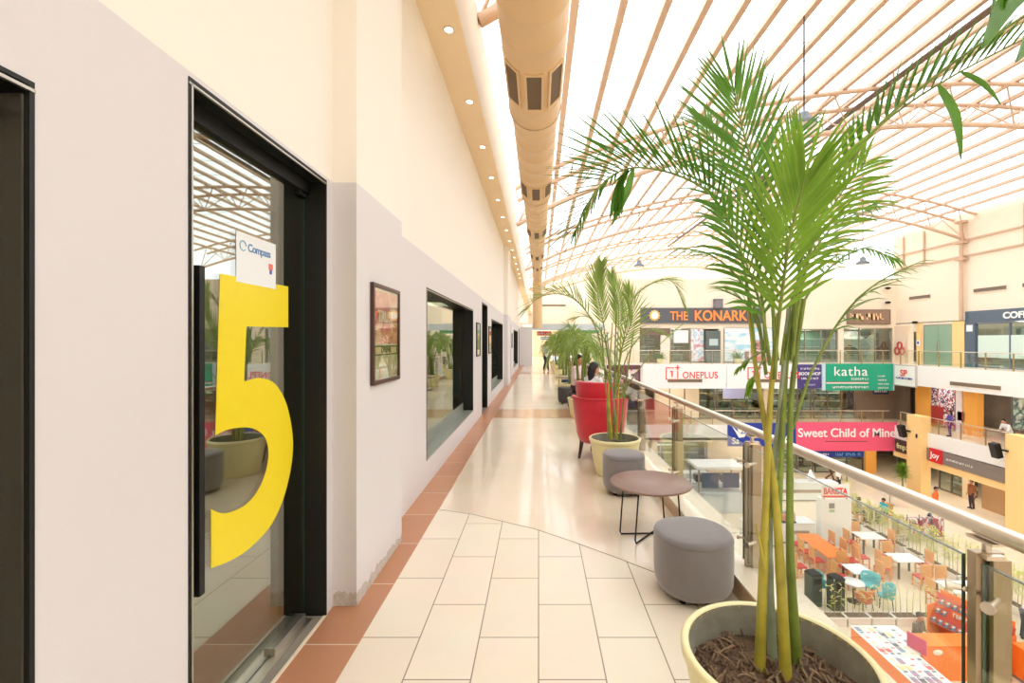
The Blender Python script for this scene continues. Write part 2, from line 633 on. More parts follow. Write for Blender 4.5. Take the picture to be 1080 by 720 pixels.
w.box(4.6, 31, 39.8, 40, L0, 6.2).box(-1.24, 4.6, 39.8, 40, L0, -0.9).box(30.8, 31, -8, 40, L0, 3.2)
struct('wall_shop_backs', w, mat('shop_interior', (150, 142, 132), 0.8, var=0.3, vscale=0.7))
# portal across the corridor
w = MB()
w.box(-0.42, 4.4, 30.0, 30.35, 2.35, 2.75)
w.box(2.3, 2.6, 30.0, 30.35, 0.0, 2.35)
struct('wall_portal', w, bluegrey)
struct('ceiling_portal', MB().box(-1.24, 4.4, 30.35, 57, 2.75, 2.85), wallcream)
struct('wall_corridor_end', MB().box(-1.24, 4.4, 50, 50.2, 0, 2.75), mat('peach_wall', (240, 206, 168), 0.7))


def storeybox(x0, x1, y0, y1, z0, z1, m, name='wall_pier'):
    return struct(name, MB().box(x0, x1, y0, y1, z0, z1), m)


# pillars painted yellow in front of the storeys on the right
struct('pillar', MB().box(24.35, 25.0, 29.0, 30.1, L0, -3.2), pillar_y)
struct('pillar', MB().box(24.35, 25.0, 22.4, 23.75, L0, -3.2), pillar_y)
for (x0, x1, y0, y1, z0, z1, m) in [
    (26.9, 27.3, 31.3, 32.5, L1, -1.3, pillar_o), (26.9, 27.3, 27.9, 28.8, L1, -1.3, pillar_o), (26.9, 27.3, 33.4, 34.4, L1, -1.3, brown_panel),
    (26.8, 27.2, 33.0, 34.4, 0, 2.75, mat('peach_panel', (240, 216, 190), 0.7)), (26.9, 27.0, 32.0, 32.4, 0, 2.9, pillar_y), (26.9, 27.0, 28.75, 29.6, 0, 2.9, pillar_y),
    (24.6, 25.4, 34.2, 34.6, L0, L1 - 1.2, pillar_o), (26.6, 27.0, 31.5, 32.4, L0, L1 - 1.2, wallcream),
    (26.4, 26.9, 25.6, 27.1, L0, L1 - 1.2, mat('brown_shop_wall', (196, 160, 120), 0.7)), (26.9, 27.3, 28.5, 28.9, L0, L1 - 1.2, wallcream)]:
    storeybox(x0, x1, y0, y1, z0, z1, m)
for (x0, x1, z0, z1, m) in [(8.8, 12.2, L1, -1.3, wallcream), (1.6, 3.2, L1, -1.3, pillar_o), (4.2, 4.5, L1, -1.3, pillar_o), (24.0, 26.9, L1, -1.3, brown_panel), (17.0, 17.4, L1, -1.3, wallcream),
                            (12.8, 17.0, L0, L1 - 1.2, wallcream), (6.5, 9.0, L0, L1 - 1.2, wallcream)]:
    storeybox(x0, x1, 34.4, 34.7, z0, z1, m)

# ---------------------------------------------------------------- the glazed roof
PRO = [(-2.2, 5.2), (-0.85, 5.75), (0.62, 6.55), (3.0, 7.45), (6.25, 8.4), (10.0, 9.15), (14.6, 9.6), (18.8, 9.55), (22.3, 9.05), (24.6, 8.6), (27.1, 7.9)]


def roofH(x):
    for i in range(len(PRO) - 1):
        if x <= PRO[i + 1][0]:
            break
    p0, p1, p2, p3 = PRO[max(i - 1, 0)], PRO[i], PRO[i + 1], PRO[min(i + 2, len(PRO) - 1)]
    t = (x - p1[0]) / (p2[0] - p1[0])
    m1 = (p2[1] - p0[1]) / (p2[0] - p0[0]) * (p2[0] - p1[0])
    m2 = (p3[1] - p1[1]) / (p3[0] - p1[0]) * (p2[0] - p1[0])
    t2, t3 = t * t, t * t * t
    return 1.6 + (2 * t3 - 3 * t2 + 1) * p1[1] + (t3 - 2 * t2 + t) * m1 + (-2 * t3 + 3 * t2) * p2[1] + (t3 - t2) * m2


XS = [-1.6 + 28.7 * i / 40 for i in range(41)]
w = MB()
vs = [(x, -8, roofH(x) + 0.17) for x in XS] + [(x, 57, roofH(x) + 0.17) for x in XS]
w.add(vs, [(i, i + 1, 41 + i + 1, 41 + i) for i in range(40)], 0, True)
struct('ceiling_roof_sheet', w, roof_sheet)
# purlins, all along the well
px = -0.35
while px < 27:
    h = roofH(px)
    struct('trim_purlin', MB().box(px - 0.08, px + 0.08, -6, 57, h - 0.02, h + 0.13), steel_tan)
    px += 1.06
# thin glazing bars across
barm = mat('pale_glazing_bar', (206, 208, 210), 0.5, trans=0.4)
yb = -4.0
while yb < 57:
    w = MB()
    for i in range(40):
        x0, x1 = XS[i], XS[i + 1]
        w.add([(x0, yb, roofH(x0) + 0.14), (x1, yb, roofH(x1) + 0.14), (x1, yb + 0.025, roofH(x1) + 0.14), (x0, yb + 0.025, roofH(x0) + 0.14),
               (x0, yb, roofH(x0) + 0.165), (x1, yb, roofH(x1) + 0.165), (x1, yb + 0.025, roofH(x1) + 0.165), (x0, yb + 0.025, roofH(x0) + 0.165)],
              [(0, 3, 2, 1), (4, 5, 6, 7), (0, 1, 5, 4), (2, 3, 7, 6)])
    struct('trim_glazing_bar', w, barm)
    yb += 1.1 if yb < 20 else 2.2

# trusses: triangular in section, two top chords and one bottom chord
truss0 = thing('roof_truss', 'tan arched tube truss nearest the camera, mostly above the frame', 'roof truss', (0, 6.4, 0), 0, 'arched steel trusses under the glass roof')
N = 26
tx = [-0.84 + 27.8 * i / N for i in range(N + 1)]
topz = lambda x: roofH(x) - 0.09
botz = lambda x: roofH(x) - 1.25 - 0.25 * max(0.0, (x - 20) / 7)
for s in (-0.75, 0.75):
    obj('chord', MB().tube([(x, s, topz(x)) for x in tx], 0.085, 8), steel_tan, truss0)
obj('chord', MB().tube([(x, 0, botz(x)) for x in tx], 0.095, 8), steel_tan, truss0)
w = MB()
for i in range(0, N, 2):
    for s in (-0.75, 0.75):
        w.tube([(tx[i], 0, botz(tx[i])), (tx[i + 1], s, topz(tx[i + 1]))], 0.03, 6)
        w.tube([(tx[i + 1], s, topz(tx[i + 1])), (tx[i + 2], 0, botz(tx[i + 2]))], 0.03, 6)
    w.tube([(tx[i], -0.75, topz(tx[i])), (tx[i], 0.75, topz(tx[i]))], 0.03, 6)
obj('lacing', w, steel_tan, truss0)
NTH = ['second', 'third', 'fourth', 'farthest']
for i, yy in enumerate((17.6, 28.8, 40.0, 51.2)):
    dup(truss0, (0, yy, 0), 0, 'tan arched tube truss under the glass roof, %s from the camera' % NTH[i])
# the cable tray with its spotlights
hx = roofH(12.5)
t = thing('cable_tray', 'dark cable tray running under the ridge of the glass roof', 'cable tray', (12.5, 0, hx - 0.3))
obj('channel', MB().box(-0.13, 0.13, -5, 44, 0, 0.05), mat('tray_brown', (108, 88, 74), 0.6), t)
for k in range(12):
    obj('hanger', MB().box(-0.02, 0.02, -4 + 4 * k, -3.96 + 4 * k, 0.05, 0.3), steel_tan, t)


def spotlight(x, yv, z, label, drop):
    t = thing('pendant_floodlight', label, 'lamp', (x, yv, z), 0, 'floodlights hung under the roof')
    obj('cable', MB().tube([(0, 0, 0.2), (0, 0, drop)], 0.02, 6), dark_metal, t)
    obj('housing', MB().lathe([(0.30, -0.12), (0.32, -0.05), (0.16, 0.05), (0.12, 0.22), (0.03, 0.28)], 16), mat('lamp_grey', (112, 116, 124), 0.4), t)
    obj('lens', MB().lathe([(0.0, -0.125), (0.29, -0.12)], 16), mat('lamp_lens', (230, 230, 226), 0.2), t)
    return t


p = P(848, 128, 12.0)
spotlight(p.x, p.y, p.z, 'dark floodlight on a long cable behind the top of the near palm', roofH(p.x) - p.z)
p = P(674, 279, 27.0)
spotlight(p.x, p.y, p.z, 'small dark floodlight beside the cable tray above the far end', roofH(p.x) - p.z)
p = P(910, 276, 24.0)
spotlight(p.x, p.y, p.z, 'small dark floodlight hung before the upper right wall', roofH(p.x) - p.z)

# air duct
t = thing('air_duct', 'big round tan air duct running along the left wall to the far end', 'air duct', (-0.06, 0, 5.5))
segs = [(-2, 7.5, 0.42), (7.9, 11.8, 0.385), (12.2, 15.9, 0.345), (16.2, 20.6, 0.31), (20.9, 26.4, 0.27)]
ductp = None
for (a, b, r) in segs:
    w = MB()
    yv = a
    pts, rs = [], []
    k = int((b - a) / 0.5)
    for i in range(k + 1):
        yv = a + (b - a) * i / k
        pts += [(0, yv - 0.012, 0), (0, yv, 0), (0, yv + 0.012, 0)]
        rs += [r, r + 0.006, r]
    w.tube(pts, rs, 28, 0, False)
    o = obj('duct_section', w, duct_tan, t)
    yc = {7.5: 6.4, 11.8: 10.9, 15.9: 15.3, 20.6: 19.7, 26.4: 23.0}[b]
    for an in (-0.78, 0.0, 0.78):
        g = MB()
        g.M = Matrix.Translation((0, yc, 0)) @ Matrix.Rotation(an, 4, 'Y')
        g.box(-0.10 * r / .42, 0.10 * r / .42, -0.42, 0.42, -r - 0.006, -r + 0.05)
        fr = MB()
        fr.M = g.M
        q = 0.13 * r / .42
        fr.box(-q, q, -0.46, -0.42, -r - 0.014, -r + 0.05).box(-q, q, 0.42, 0.46, -r - 0.014, -r + 0.05)
        fr.box(-q, -q + 0.03, -0.42, 0.42, -r - 0.014, -r + 0.05).box(q - 0.03, q, -0.42, 0.42, -r - 0.014, -r + 0.05)
        gg = obj('vent', g, vent_dark, t)
        obj('vent_frame', fr, duct_tan, gg)
for (a, b) in zip(segs[:-1], segs[1:]):
    w = MB()
    w.tube([(0, a[1], 0), (0, a[1] + 0.03, 0), (0, b[0] - 0.03, 0), (0, b[0], 0)], [a[2] + 0.012, a[2] + 0.004, b[2] + 0.004, b[2] + 0.012], 28, 0, False)
    obj('reducer', w, duct_tan, t)
obj('elbow', MB().tube([(0, 26.4, 0), (0, 26.8, -0.05), (0, 27.05, -0.22), (0, 27.15, -0.5), (0, 27.15, -3.1)], [0.27, 0.27, 0.28, 0.28, 0.28], 24), duct_tan, t)
for yv in (4.0, 9.0, 14.0, 19.0, 24.0):
    for sx in (-0.28, 0.28):
        obj('hanger', MB().tube([(sx, yv, 0.1), (sx, yv, roofH(sx) - 5.5)], 0.01, 6), steel_tan, t)

# downlights in the soffit
dl = thing('downlight', 'small round lit downlight in the peach soffit, nearest the camera and above the frame', 'downlight', (-0.99, 2.0, 5.04), 0, 'downlights in the soffit')
obj('trim_ring', MB().lathe([(0.05, 0.0), (0.065, -0.008), (0.05, -0.012), (0.042, -0.004)], 20), white_paint, dl)
obj('bulb', MB().lathe([(0.0, -0.006), (0.044, -0.004)], 20), lampwarm, dl)
ORD = ['second', 'third', 'fourth', 'fifth', 'sixth', 'seventh', 'eighth', 'ninth', 'tenth', 'eleventh', 'twelfth', 'thirteenth', 'fourteenth', 'fifteenth', 'last']
for k in range(1, 16):
    dup(dl, (-0.99, 2.0 + 1.51 * k, 5.04), 0, 'small round lit downlight in the peach soffit, %s from the camera' % ORD[k - 1])

# upper right wall: frame of thin tubes and a truss post
g = thing('wall_frame', 'thin tan steel frame of rails and uprights on the upper right wall', 'wall frame', (26.93, 0, 0))
for z in (8.0, 7.0):
    obj('rail', MB().box(-0.04, 0.04, 8, 34.2, z - 0.05, z + 0.05), steel_tan, g)
for yv in (10.0, 14.0, 18.0, 22.0, 25.2, 31.8, 33.6):
    obj('upright', MB().box(-0.04, 0.04, yv - 0.05, yv + 0.05, 7.0, 9.3), steel_tan, g)
g = thing('truss_post', 'tall tan round post carrying the third truss on the right wall', 'post', (26.75, 28.8, 2.95))
obj('pole', MB().tube([(0, 0, 0), (0, 0, 6.2)], 0.11, 12), steel_tan, g)
for z in (3.85, 4.9, 6.2):
    obj('bracket', MB().box(-0.2, 0.2, -0.25, 0.25, z - 0.07, z + 0.07), steel_tan, g)
# slot diffusers
def slot(loc, rz, wd, label):
    t = thing('slot_diffuser', label, 'air diffuser', loc, rz, 'slot diffusers in the pale walls')
    obj('slot', MB().box(0, wd, -0.01, 0.01, 0, 0.22), mat('slot_brown', (120, 104, 88), 0.7), t)
    w = MB().box(-0.03, wd + 0.03, -0.02, 0.01, -0.03, 0.0).box(-0.03, wd + 0.03, -0.02, 0.01, 0.22, 0.25)
    obj('flange', w, wallcream, t)


slot((26.96, 28.2, 4.62), -PI / 2, 1.95, 'dark slot diffuser high on the right wall, left of the coffee shop')
slot((26.96, 33.1, 4.62), -PI / 2, 1.75, 'dark slot diffuser high on the right wall above the green glass door')
slot((26.96, 25.35, 4.62), -PI / 2, 1.95, 'dark slot diffuser at the right edge of the frame above the coffee sign')
slot((9.0, 31.70, -1.24), 0, 2.4, 'dark slot diffuser under the red lettering of the left phone banner')
slot((14.9, 31.70, -1.24), 0, 2.4, 'dark slot diffuser under the right phone banner behind the palm stems')
slot((24.77, 27.4, -1.02), -PI / 2, 3.0, 'dark slot diffuser in the white slab edge under the upper right balustrade')
slot((24.77, 15.0, -1.02), -PI / 2, 3.0, 'dark slot diffuser in the slab edge outside the right of the frame')
slot((0.4, 56.96, 6.0), 0, 3.0, 'long dark slot diffuser on the far end wall over the corridor portal')
for (px, py, lab) in [(935, 304, 'upper'), (935, 319, 'lower')]:
    p = P(px, py, 34.3)
    t = thing('security_camera', '%s of the two small dark cameras on the wall right of the brown sign' % lab, 'camera', (p.x, 34.28, p.z))
    obj('dome', MB().ball((0, -0.12, 0), 0.16, 12, 0, (1.3, 1, 0.6)), dark_metal, t)
    obj('bracket', MB().box(-0.05, 0.05, -0.1, 0, 0, 0.12), white_paint, t)
p = P(967, 341, 32.0)
t = thing('security_camera', 'small dark camera on the right wall over the yellow door surround', 'camera', (26.9, 32.4, 2.96))
obj('dome', MB().ball((-0.12, 0, 0), 0.16, 12, 0, (1, 1.3, 0.6)), dark_metal, t)
obj('bracket', MB().box(-0.1, 0.0, -0.05, 0.05, 0, 0.1), white_paint, t)


# ================================================================ LEFT WALL: doors, windows, pictures
RX = -1.36      # plane of the recessed glass


def opening_frame(root, a, b, z0, z1, sill=True, back=RX):
    w = MB()
    w.box(back - 0.02, WX + 0.003, a, a + 0.012, z0, z1).box(back - 0.02, WX + 0.003, b - 0.012, b, z0, z1)
    w.box(back - 0.02, WX + 0.003, a + 0.012, b - 0.012, z1 - 0.012, z1)
    obj('frame', w, dark_metal, root)
    w = MB()
    w.box(WX - 0.004, WX + 0.006, a, b, z1 - 0.026, z1 - 0.018).box(WX - 0.004, WX + 0.006, a + 0.01, a + 0.018, z0, z1 - 0.02)
    obj('trim_strip', w, alu, root)
    if z0 > 0:
        obj('sill', MB().box(back - 0.02, WX + 0.004, a + 0.012, b - 0.012, z0, z0 + 0.02), greygreen, root)


# black door at the left edge of the frame
g = sgroup('door_1')
opening_frame(g, 0.10, 1.118, 0, 2.235)
obj('glass_panel', MB().box(RX - 0.012, RX, 0.115, 1.09, 0.02, 2.2), dim_glass, g)
obj('panel', MB().box(RX - 0.06, RX - 0.04, 0.115, 1.09, 0.0, 1.75), mat('dark_panel', (26, 26, 24), 0.8, spec=0.1), g)
obj('panel', MB().box(RX - 0.06, RX - 0.04, 0.115, 1.09, 1.75, 2.22), mat('black_panel', (14, 14, 16), 0.8, spec=0.1), g)
w = MB()
w.box(RX + 0.02, WX - 0.01, 1.100, 1.105, 0, 2.2)
obj('door_edge', w, alu, g)

# glass door with the yellow number
g = sgroup('door_2')
opening_frame(g, 1.61, 2.66, 0, 2.54)
obj('header', MB().box(RX - 0.02, RX + 0.03, 1.622, 2.648, 2.455, 2.528), dark_metal, g)
obj('stile', MB().box(RX - 0.05, RX - 0.018, 2.46, 2.648, 0, 2.455), mat('black_stile', (32, 34, 35), 0.45), g)
o = obj('glass_panel', MB().box(RX - 0.012, RX, 1.622, 2.64, 0.012, 2.45), shop_glass, g)
obj('glass_rim', MB().box(RX - 0.013, RX + 0.001, 2.638, 2.642, 0.012, 2.45).box(RX - 0.013, RX + 0.001, 1.62, 2.642, 0.008, 0.014), glass_edge, g)
h = obj('handle', MB().box(-1.315, -1.285, 1.725, 1.755, 0.63, 1.89), dark_metal, g, 0.003)
obj('handle_mount', MB().tube([(-1.36, 1.74, 0.80), (-1.30, 1.74, 0.80)], 0.009, 8).tube([(-1.36, 1.74, 1.72), (-1.30, 1.74, 1.72)], 0.009, 8), dark_metal, h)
h = obj('floor_patch', MB().box(RX - 0.03, RX + 0.03, 2.30, 2.60, 0.006, 0.05), alu, g, 0.004)
obj('spring_plate', MB().box(RX - 0.05, RX + 0.06, 2.12, 2.62, 0.0045, 0.008), steel, g)
obj('patch_fitting', MB().box(RX - 0.025, RX + 0.015, 2.56, 2.64, 2.43, 2.462), dark_metal, g, 0.004)


def smooth2(pts, n=4):
    out, m_ = [], len(pts)
    for k in range(m_ - 1):
        p0, p1, p2, p3 = [Vector(pts[j]) for j in (max(k - 1, 0), k, k + 1, min(k + 2, m_ - 1))]
        for i in range(n):
            u = i / n
            out.append(tuple(0.5 * ((2 * p1) + (p2 - p0) * u + (2 * p0 - 5 * p1 + 4 * p2 - p3) * u * u + (3 * p1 - p0 - 3 * p2 + p3) * u ** 3)))
    return out + [tuple(pts[-1])]


five = [(1.941, 1.89), (2.47, 1.898), (2.47, 1.677), (2.117, 1.67), (2.10, 1.415)]
five += smooth2([(2.16, 1.422), (2.233, 1.42), (2.35, 1.38), (2.455, 1.26), (2.515, 1.08), (2.505, 0.93), (2.44, 0.787), (2.36, 0.70), (2.27, 0.652), (2.124, 0.627), (1.995, 0.636), (1.888, 0.66)])
five += smooth2([(1.888, 0.905), (1.95, 0.865), (2.025, 0.845), (2.12, 0.845), (2.195, 0.875), (2.26, 0.94), (2.29, 1.03), (2.27, 1.11), (2.21, 1.165), (2.12, 1.20), (1.995, 1.215), (1.913, 1.205)])
pp = [(RX + 0.0015, p[0], p[1]) for p in five]
bmv = MB()
bmv.add(pp + [(p[0] - 0.001, p[1], p[2]) for p in pp], [tuple(range(len(pp))), tuple(range(2 * len(pp) - 1, len(pp) - 1, -1))])
o = obj('number_five', bmv, yellow_vinyl, g)
o['label'] = 'large yellow vinyl numeral 5 on the glass'
o = obj('notice', MB().box(RX + 0.001, RX + 0.0018, 2.045, 2.352, 1.87, 2.10), paper_white, g)
o['label'] = 'white paper notice with blue lettering above the numeral'
nt_ = MB()
w = MB()
w.tube([(RX + 0.003, 2.09 + 0.022 * math.cos(a * PI / 12), 2.04 + 0.022 * math.sin(a * PI / 12)) for a in range(0, 22)], 0.0025, 5)
obj('ring', w, mat('pale_blue_ink', (130, 186, 214), 0.5), o)
text('Compass', mat('blue_ink', (74, 128, 186), 0.5), o, 0.052, (RX + 0.0025, 2.125, 2.022), rot=(PI / 2, 0, PI / 2), ext=0.0004, off=0.001, space=0.92)
obj('badge', MB().box(RX + 0.002, RX + 0.0026, 2.29, 2.325, 1.962, 1.992), mat('salmon_ink', (232, 120, 104), 0.5), o)
obj('badge', MB().box(RX + 0.002, RX + 0.0026, 2.297, 2.318, 1.94, 1.962), mat('indigo_ink', (84, 96, 170), 0.5), o)

# shop windows and dark doorways further along
BX = -1.43
for i, (a, b, z0, z1) in enumerate([OPEN[2], OPEN[4], OPEN[6]]):
    g = sgroup('window_%d' % (i + 1))
    opening_frame(g, a, b, z0, z1, back=BX)
    obj('pane', MB().box(BX - 0.012, BX, a + 0.012, b - 0.012, z0 + 0.02, z1 - 0.012), shop_glass, g)
    obj('sill_face', MB().box(BX - 0.012, BX + 0.005, a + 0.012, b - 0.012, z0 + 0.02, z0 + 0.16), greygreen, g)
    if i == 1:
        obj('film', MB().box(BX - 0.02, BX - 0.014, a + 0.1, b - 0.9, 0.75, 1.9), mat('pale_green_film', (170, 224, 208), 0.6), g)
for i, (a, b, z0, z1) in enumerate([OPEN[3], OPEN[5], OPEN[7]]):
    g = sgroup('door_%d' % (i + 3))
    opening_frame(g, a, b, z0, z1, back=BX)
    obj('leaf', MB().box(BX - 0.05, BX - 0.01, a + 0.012, b - 0.012, 0.006, z1 - 0.012), dark_metal, g)
    obj('handle', MB().box(BX, BX + 0.03, b - 0.12, b - 0.09, 0.9, 1.4), alu, g)

poster_red = abstract_mat('faded_red_print', [(232, 120, 100), (238, 150, 128), (214, 92, 84), (240, 190, 160)], 5, 0.4, 'noise')
poster_olive = abstract_mat('faded_olive_print', [(206, 200, 160), (176, 176, 130), (222, 206, 176), (190, 160, 130)], 7, 0.4, 'noise')
pinktan = mat('print_tan', (224, 190, 140), 0.5)


def picture(y0, y1, z0, z1, x, label, style=0):
    t = thing('framed_poster', label, 'picture', (x, (y0 + y1) / 2, z0), PI / 2, 'framed posters along the left wall')
    W, H = y1 - y0, z1 - z0
    w = MB()
    b = 0.028
    w.box(-W / 2, -W / 2 + b, -0.025, 0, 0, H).box(W / 2 - b, W / 2, -0.025, 0, 0, H)
    w.box(-W / 2 + b, W / 2 - b, -0.025, 0, 0, b).box(-W / 2 + b, W / 2 - b, -0.025, 0, H - b, H)
    obj('frame', w, darkwood if style == 0 else dark_metal, t, 0.003)
    pr = obj('print', MB().box(-W / 2 + b, W / 2 - b, -0.008, -0.002, b, H - b), mat('aged_print_paper', (228, 214, 190), 0.5), t)
    obj('artwork', MB().box(-W / 2 + b + 0.01, W / 2 - b - 0.01, -0.0095, -0.008, H * 0.40, H - b - 0.015), poster_red if style != 1 else poster_olive, pr)
    obj('artwork', MB().box(-W / 2 + b + 0.01, W / 2 - b - 0.01, -0.0095, -0.008, b + 0.01, H * 0.31), poster_olive, pr)
    if style == 0:
        obj('title_strip', MB().box(-W / 2 + 0.05, W / 2 - 0.04, -0.011, -0.0095, H * 0.285, H * 0.385), dark_metal, pr)
        obj('title_strip', MB().box(-W / 2 + 0.07, W / 2 - 0.06, -0.012, -0.011, H * 0.30, H * 0.37), pinktan, pr)
        text('DRINK', dark_metal, pr, 0.062, (0, -0.013, H * 0.312), ext=0.0005, off=0.002, align='CENTER', sx=1.15)
        text('TRUST', mat('print_cream', (252, 236, 190), 0.5), pr, 0.11, (0.0, -0.0105, H * 0.63), ext=0.0005, off=0.003, align='CENTER', sx=1.0)
    obj('glazing', MB().box(-W / 2 + b, W / 2 - b, -0.02, -0.018, b, H - b), rail_glass, t)


picture(2.97, 3.54, 1.31, 1.99, -1.10, 'framed faded red poster on the grey pilaster right of the numbered door')
picture(9.02, 9.55, 1.30, 1.98, WX, 'framed poster between the first shop window and the dark doorway', 1)
picture(11.25, 11.8, 1.30, 1.98, WX, 'framed poster right of the dark doorway beside the green window', 2)
picture(18.35, 18.95, 1.30, 1.98, WX, 'small framed poster beyond the second pilaster', 1)
picture(20.9, 21.5, 1.30, 1.98, WX, 'farthest small framed poster on the left wall', 2)

# ================================================================ NEAR RAILING
RXX = 1.40
rail = thing('balcony_railing', 'steel and glass railing with round handrail along the corridor edge', 'railing', (RXX, 0, 0.13))
obj('handrail', MB().tube([(0, -2.5, 0.885), (0, 30, 0.885)], 0.026, 20), steel, rail)
POST_Y = [-1.80, -0.20, 1.41, 2.97, 4.57, 6.17, 7.77, 9.37, 10.97, 12.57, 14.17, 15.77, 17.37, 18.97, 20.57, 22.17, 23.77, 25.37, 26.97, 28.57]
for yv in POST_Y:
    po = obj('post', MB().box(-0.012, 0.045, yv - 0.022, yv - 0.008, 0, 0.80).box(-0.045, 0.045, yv + 0.0, yv + 0.03, 0, 0.815), steel_post, rail, 0.002)
    w = MB()
    w.tube([(0, yv + 0.012, 0.80), (0, yv + 0.012, 0.855)], 0.012, 8).box(-0.03, 0.03, yv - 0.035, yv + 0.05, 0.848, 0.856)
    w.box(-0.03, 0.03, yv - 0.02, yv + 0.03, 0.80, 0.812)
    obj('saddle', w, steel, po)
    for z in (0.17, 0.68):
        w = MB()
        w.tube([(-0.065, yv - 0.06, z), (0.02, yv - 0.005, z)], 0.011, 10).tube([(-0.065, yv + 0.07, z), (0.02, yv + 0.015, z)], 0.011, 10)
        w.tube([(-0.072, yv - 0.064, z), (-0.06, yv - 0.056, z)], 0.018, 12).tube([(-0.072, yv + 0.074, z), (-0.06, yv + 0.066, z)], 0.018, 12)
        obj('glass_clamp', w, steel, po)
for a, b in zip(POST_Y[:-1], POST_Y[1:]):
    gp = obj('glass_panel', MB().box(-0.046, -0.036, a + 0.045, b - 0.02, 0.03, 0.79), rail_glass, rail)
    w = MB()
    w.box(-0.0465, -0.0355, a + 0.0445, a + 0.0465, 0.03, 0.79).box(-0.0465, -0.0355, b - 0.0215, b - 0.0195, 0.03, 0.79)
    w.box(-0.0465, -0.0355, a + 0.045, b - 0.02, 0.79, 0.792)
    obj('glass_rim', w, glass_edge, gp)

# ================================================================ FURNITURE ON THE CORRIDOR


def ottoman(loc, d, h, label, m=velvet, rz=0.0):
    t = thing('ottoman', label, 'ottoman', loc, rz, 'round upholstered ottomans on the corridor')
    r = d / 2
    obj('body', MB().lathe([(r * 0.80, 0.03), (r * 0.9, 0.045), (r * 0.975, 0.09), (r * 0.99, 0.14), (r, h * 0.6), (r * 0.995, h - 0.055), (r * 0.985, h - 0.045)], 40, 0, 1, 1, 2.3), m, t)
    obj('cushion', MB().lathe([(r * 0.985, h - 0.045), (r * 1.0, h - 0.04), (r * 1.0, h - 0.03), (r * 0.96, h - 0.010), (r * 0.88, h - 0.002), (r * 0.6, h + 0.002), (0.0, h + 0.004)], 40, 0, 1, 1, 2.3), m, t)
    for k in range(4):
        a = PI / 4 + k * PI / 2
        obj('foot', MB().lathe([(0.018, 0.0), (0.022, 0.006), (0.022, 0.032)], 12), dark_metal, t, 0, (r * 0.68 * math.cos(a), r * 0.68 * math.sin(a), 0))
    return t


ottoman((0.985, 2.91, 0.004), 0.475, 0.40, 'large grey velvet ottoman between the near palm pot and the round table', rz=0.1)
ottoman((0.905, 4.85, 0), 0.44, 0.42, 'grey velvet ottoman behind the round table, in front of the second pot')
ottoman((0.95, 14.2, 0), 0.44, 0.42, 'small navy ottoman far down the corridor left of the red chair', navy)
ottoman((0.72, 11.8, 0), 0.44, 0.42, 'charcoal ottoman down the corridor near the seated women', mat('charcoal_fabric', (84, 80, 80), 0.8))


def round_table(loc, label, d=0.66, h=0.44):
    t = thing('side_table', label, 'table', loc, 0.45, 'low round tables on the corridor')
    r = d / 2
    obj('tabletop', MB().lathe([(r - 0.012, h - 0.022), (r, h - 0.016), (r, h - 0.004), (r - 0.004, h), (0.0, h)], 48).lathe([(0, h - 0.0219), (r - 0.012, h - 0.022)], 48), tabletop_w, t)
    for k in range(1):
        for s in (-1, 1):
            a = k * PI / 2
            c, sn = math.cos(a), math.sin(a)
            q = lambda u, v, z: (u * c - v * sn, u * sn + v * c, z)
            off = 0.10 * s
            tp = [q(-0.2, off, h - 0.022), q(-0.235, off, 0.03), q(-0.225, off, 0.008 + 0.004 * k), q(0.225, -off, 0.008 + 0.004 * k), q(0.235, -off, 0.03), q(0.2, -off, h - 0.022)]
            obj('leg', MB().tube(tp, 0.0065, 8), dark_metal, t)
    obj('mounting_plate', MB().box(-0.2, 0.2, -0.12, 0.12, h - 0.03, h - 0.0225), dark_metal, t)
    return t


round_table((0.93, 3.78, 0), 'low round brown table on thin black wire legs between two grey ottomans')
round_table((0.9, 14.95, 0), 'low round table far down the corridor between ottomans')


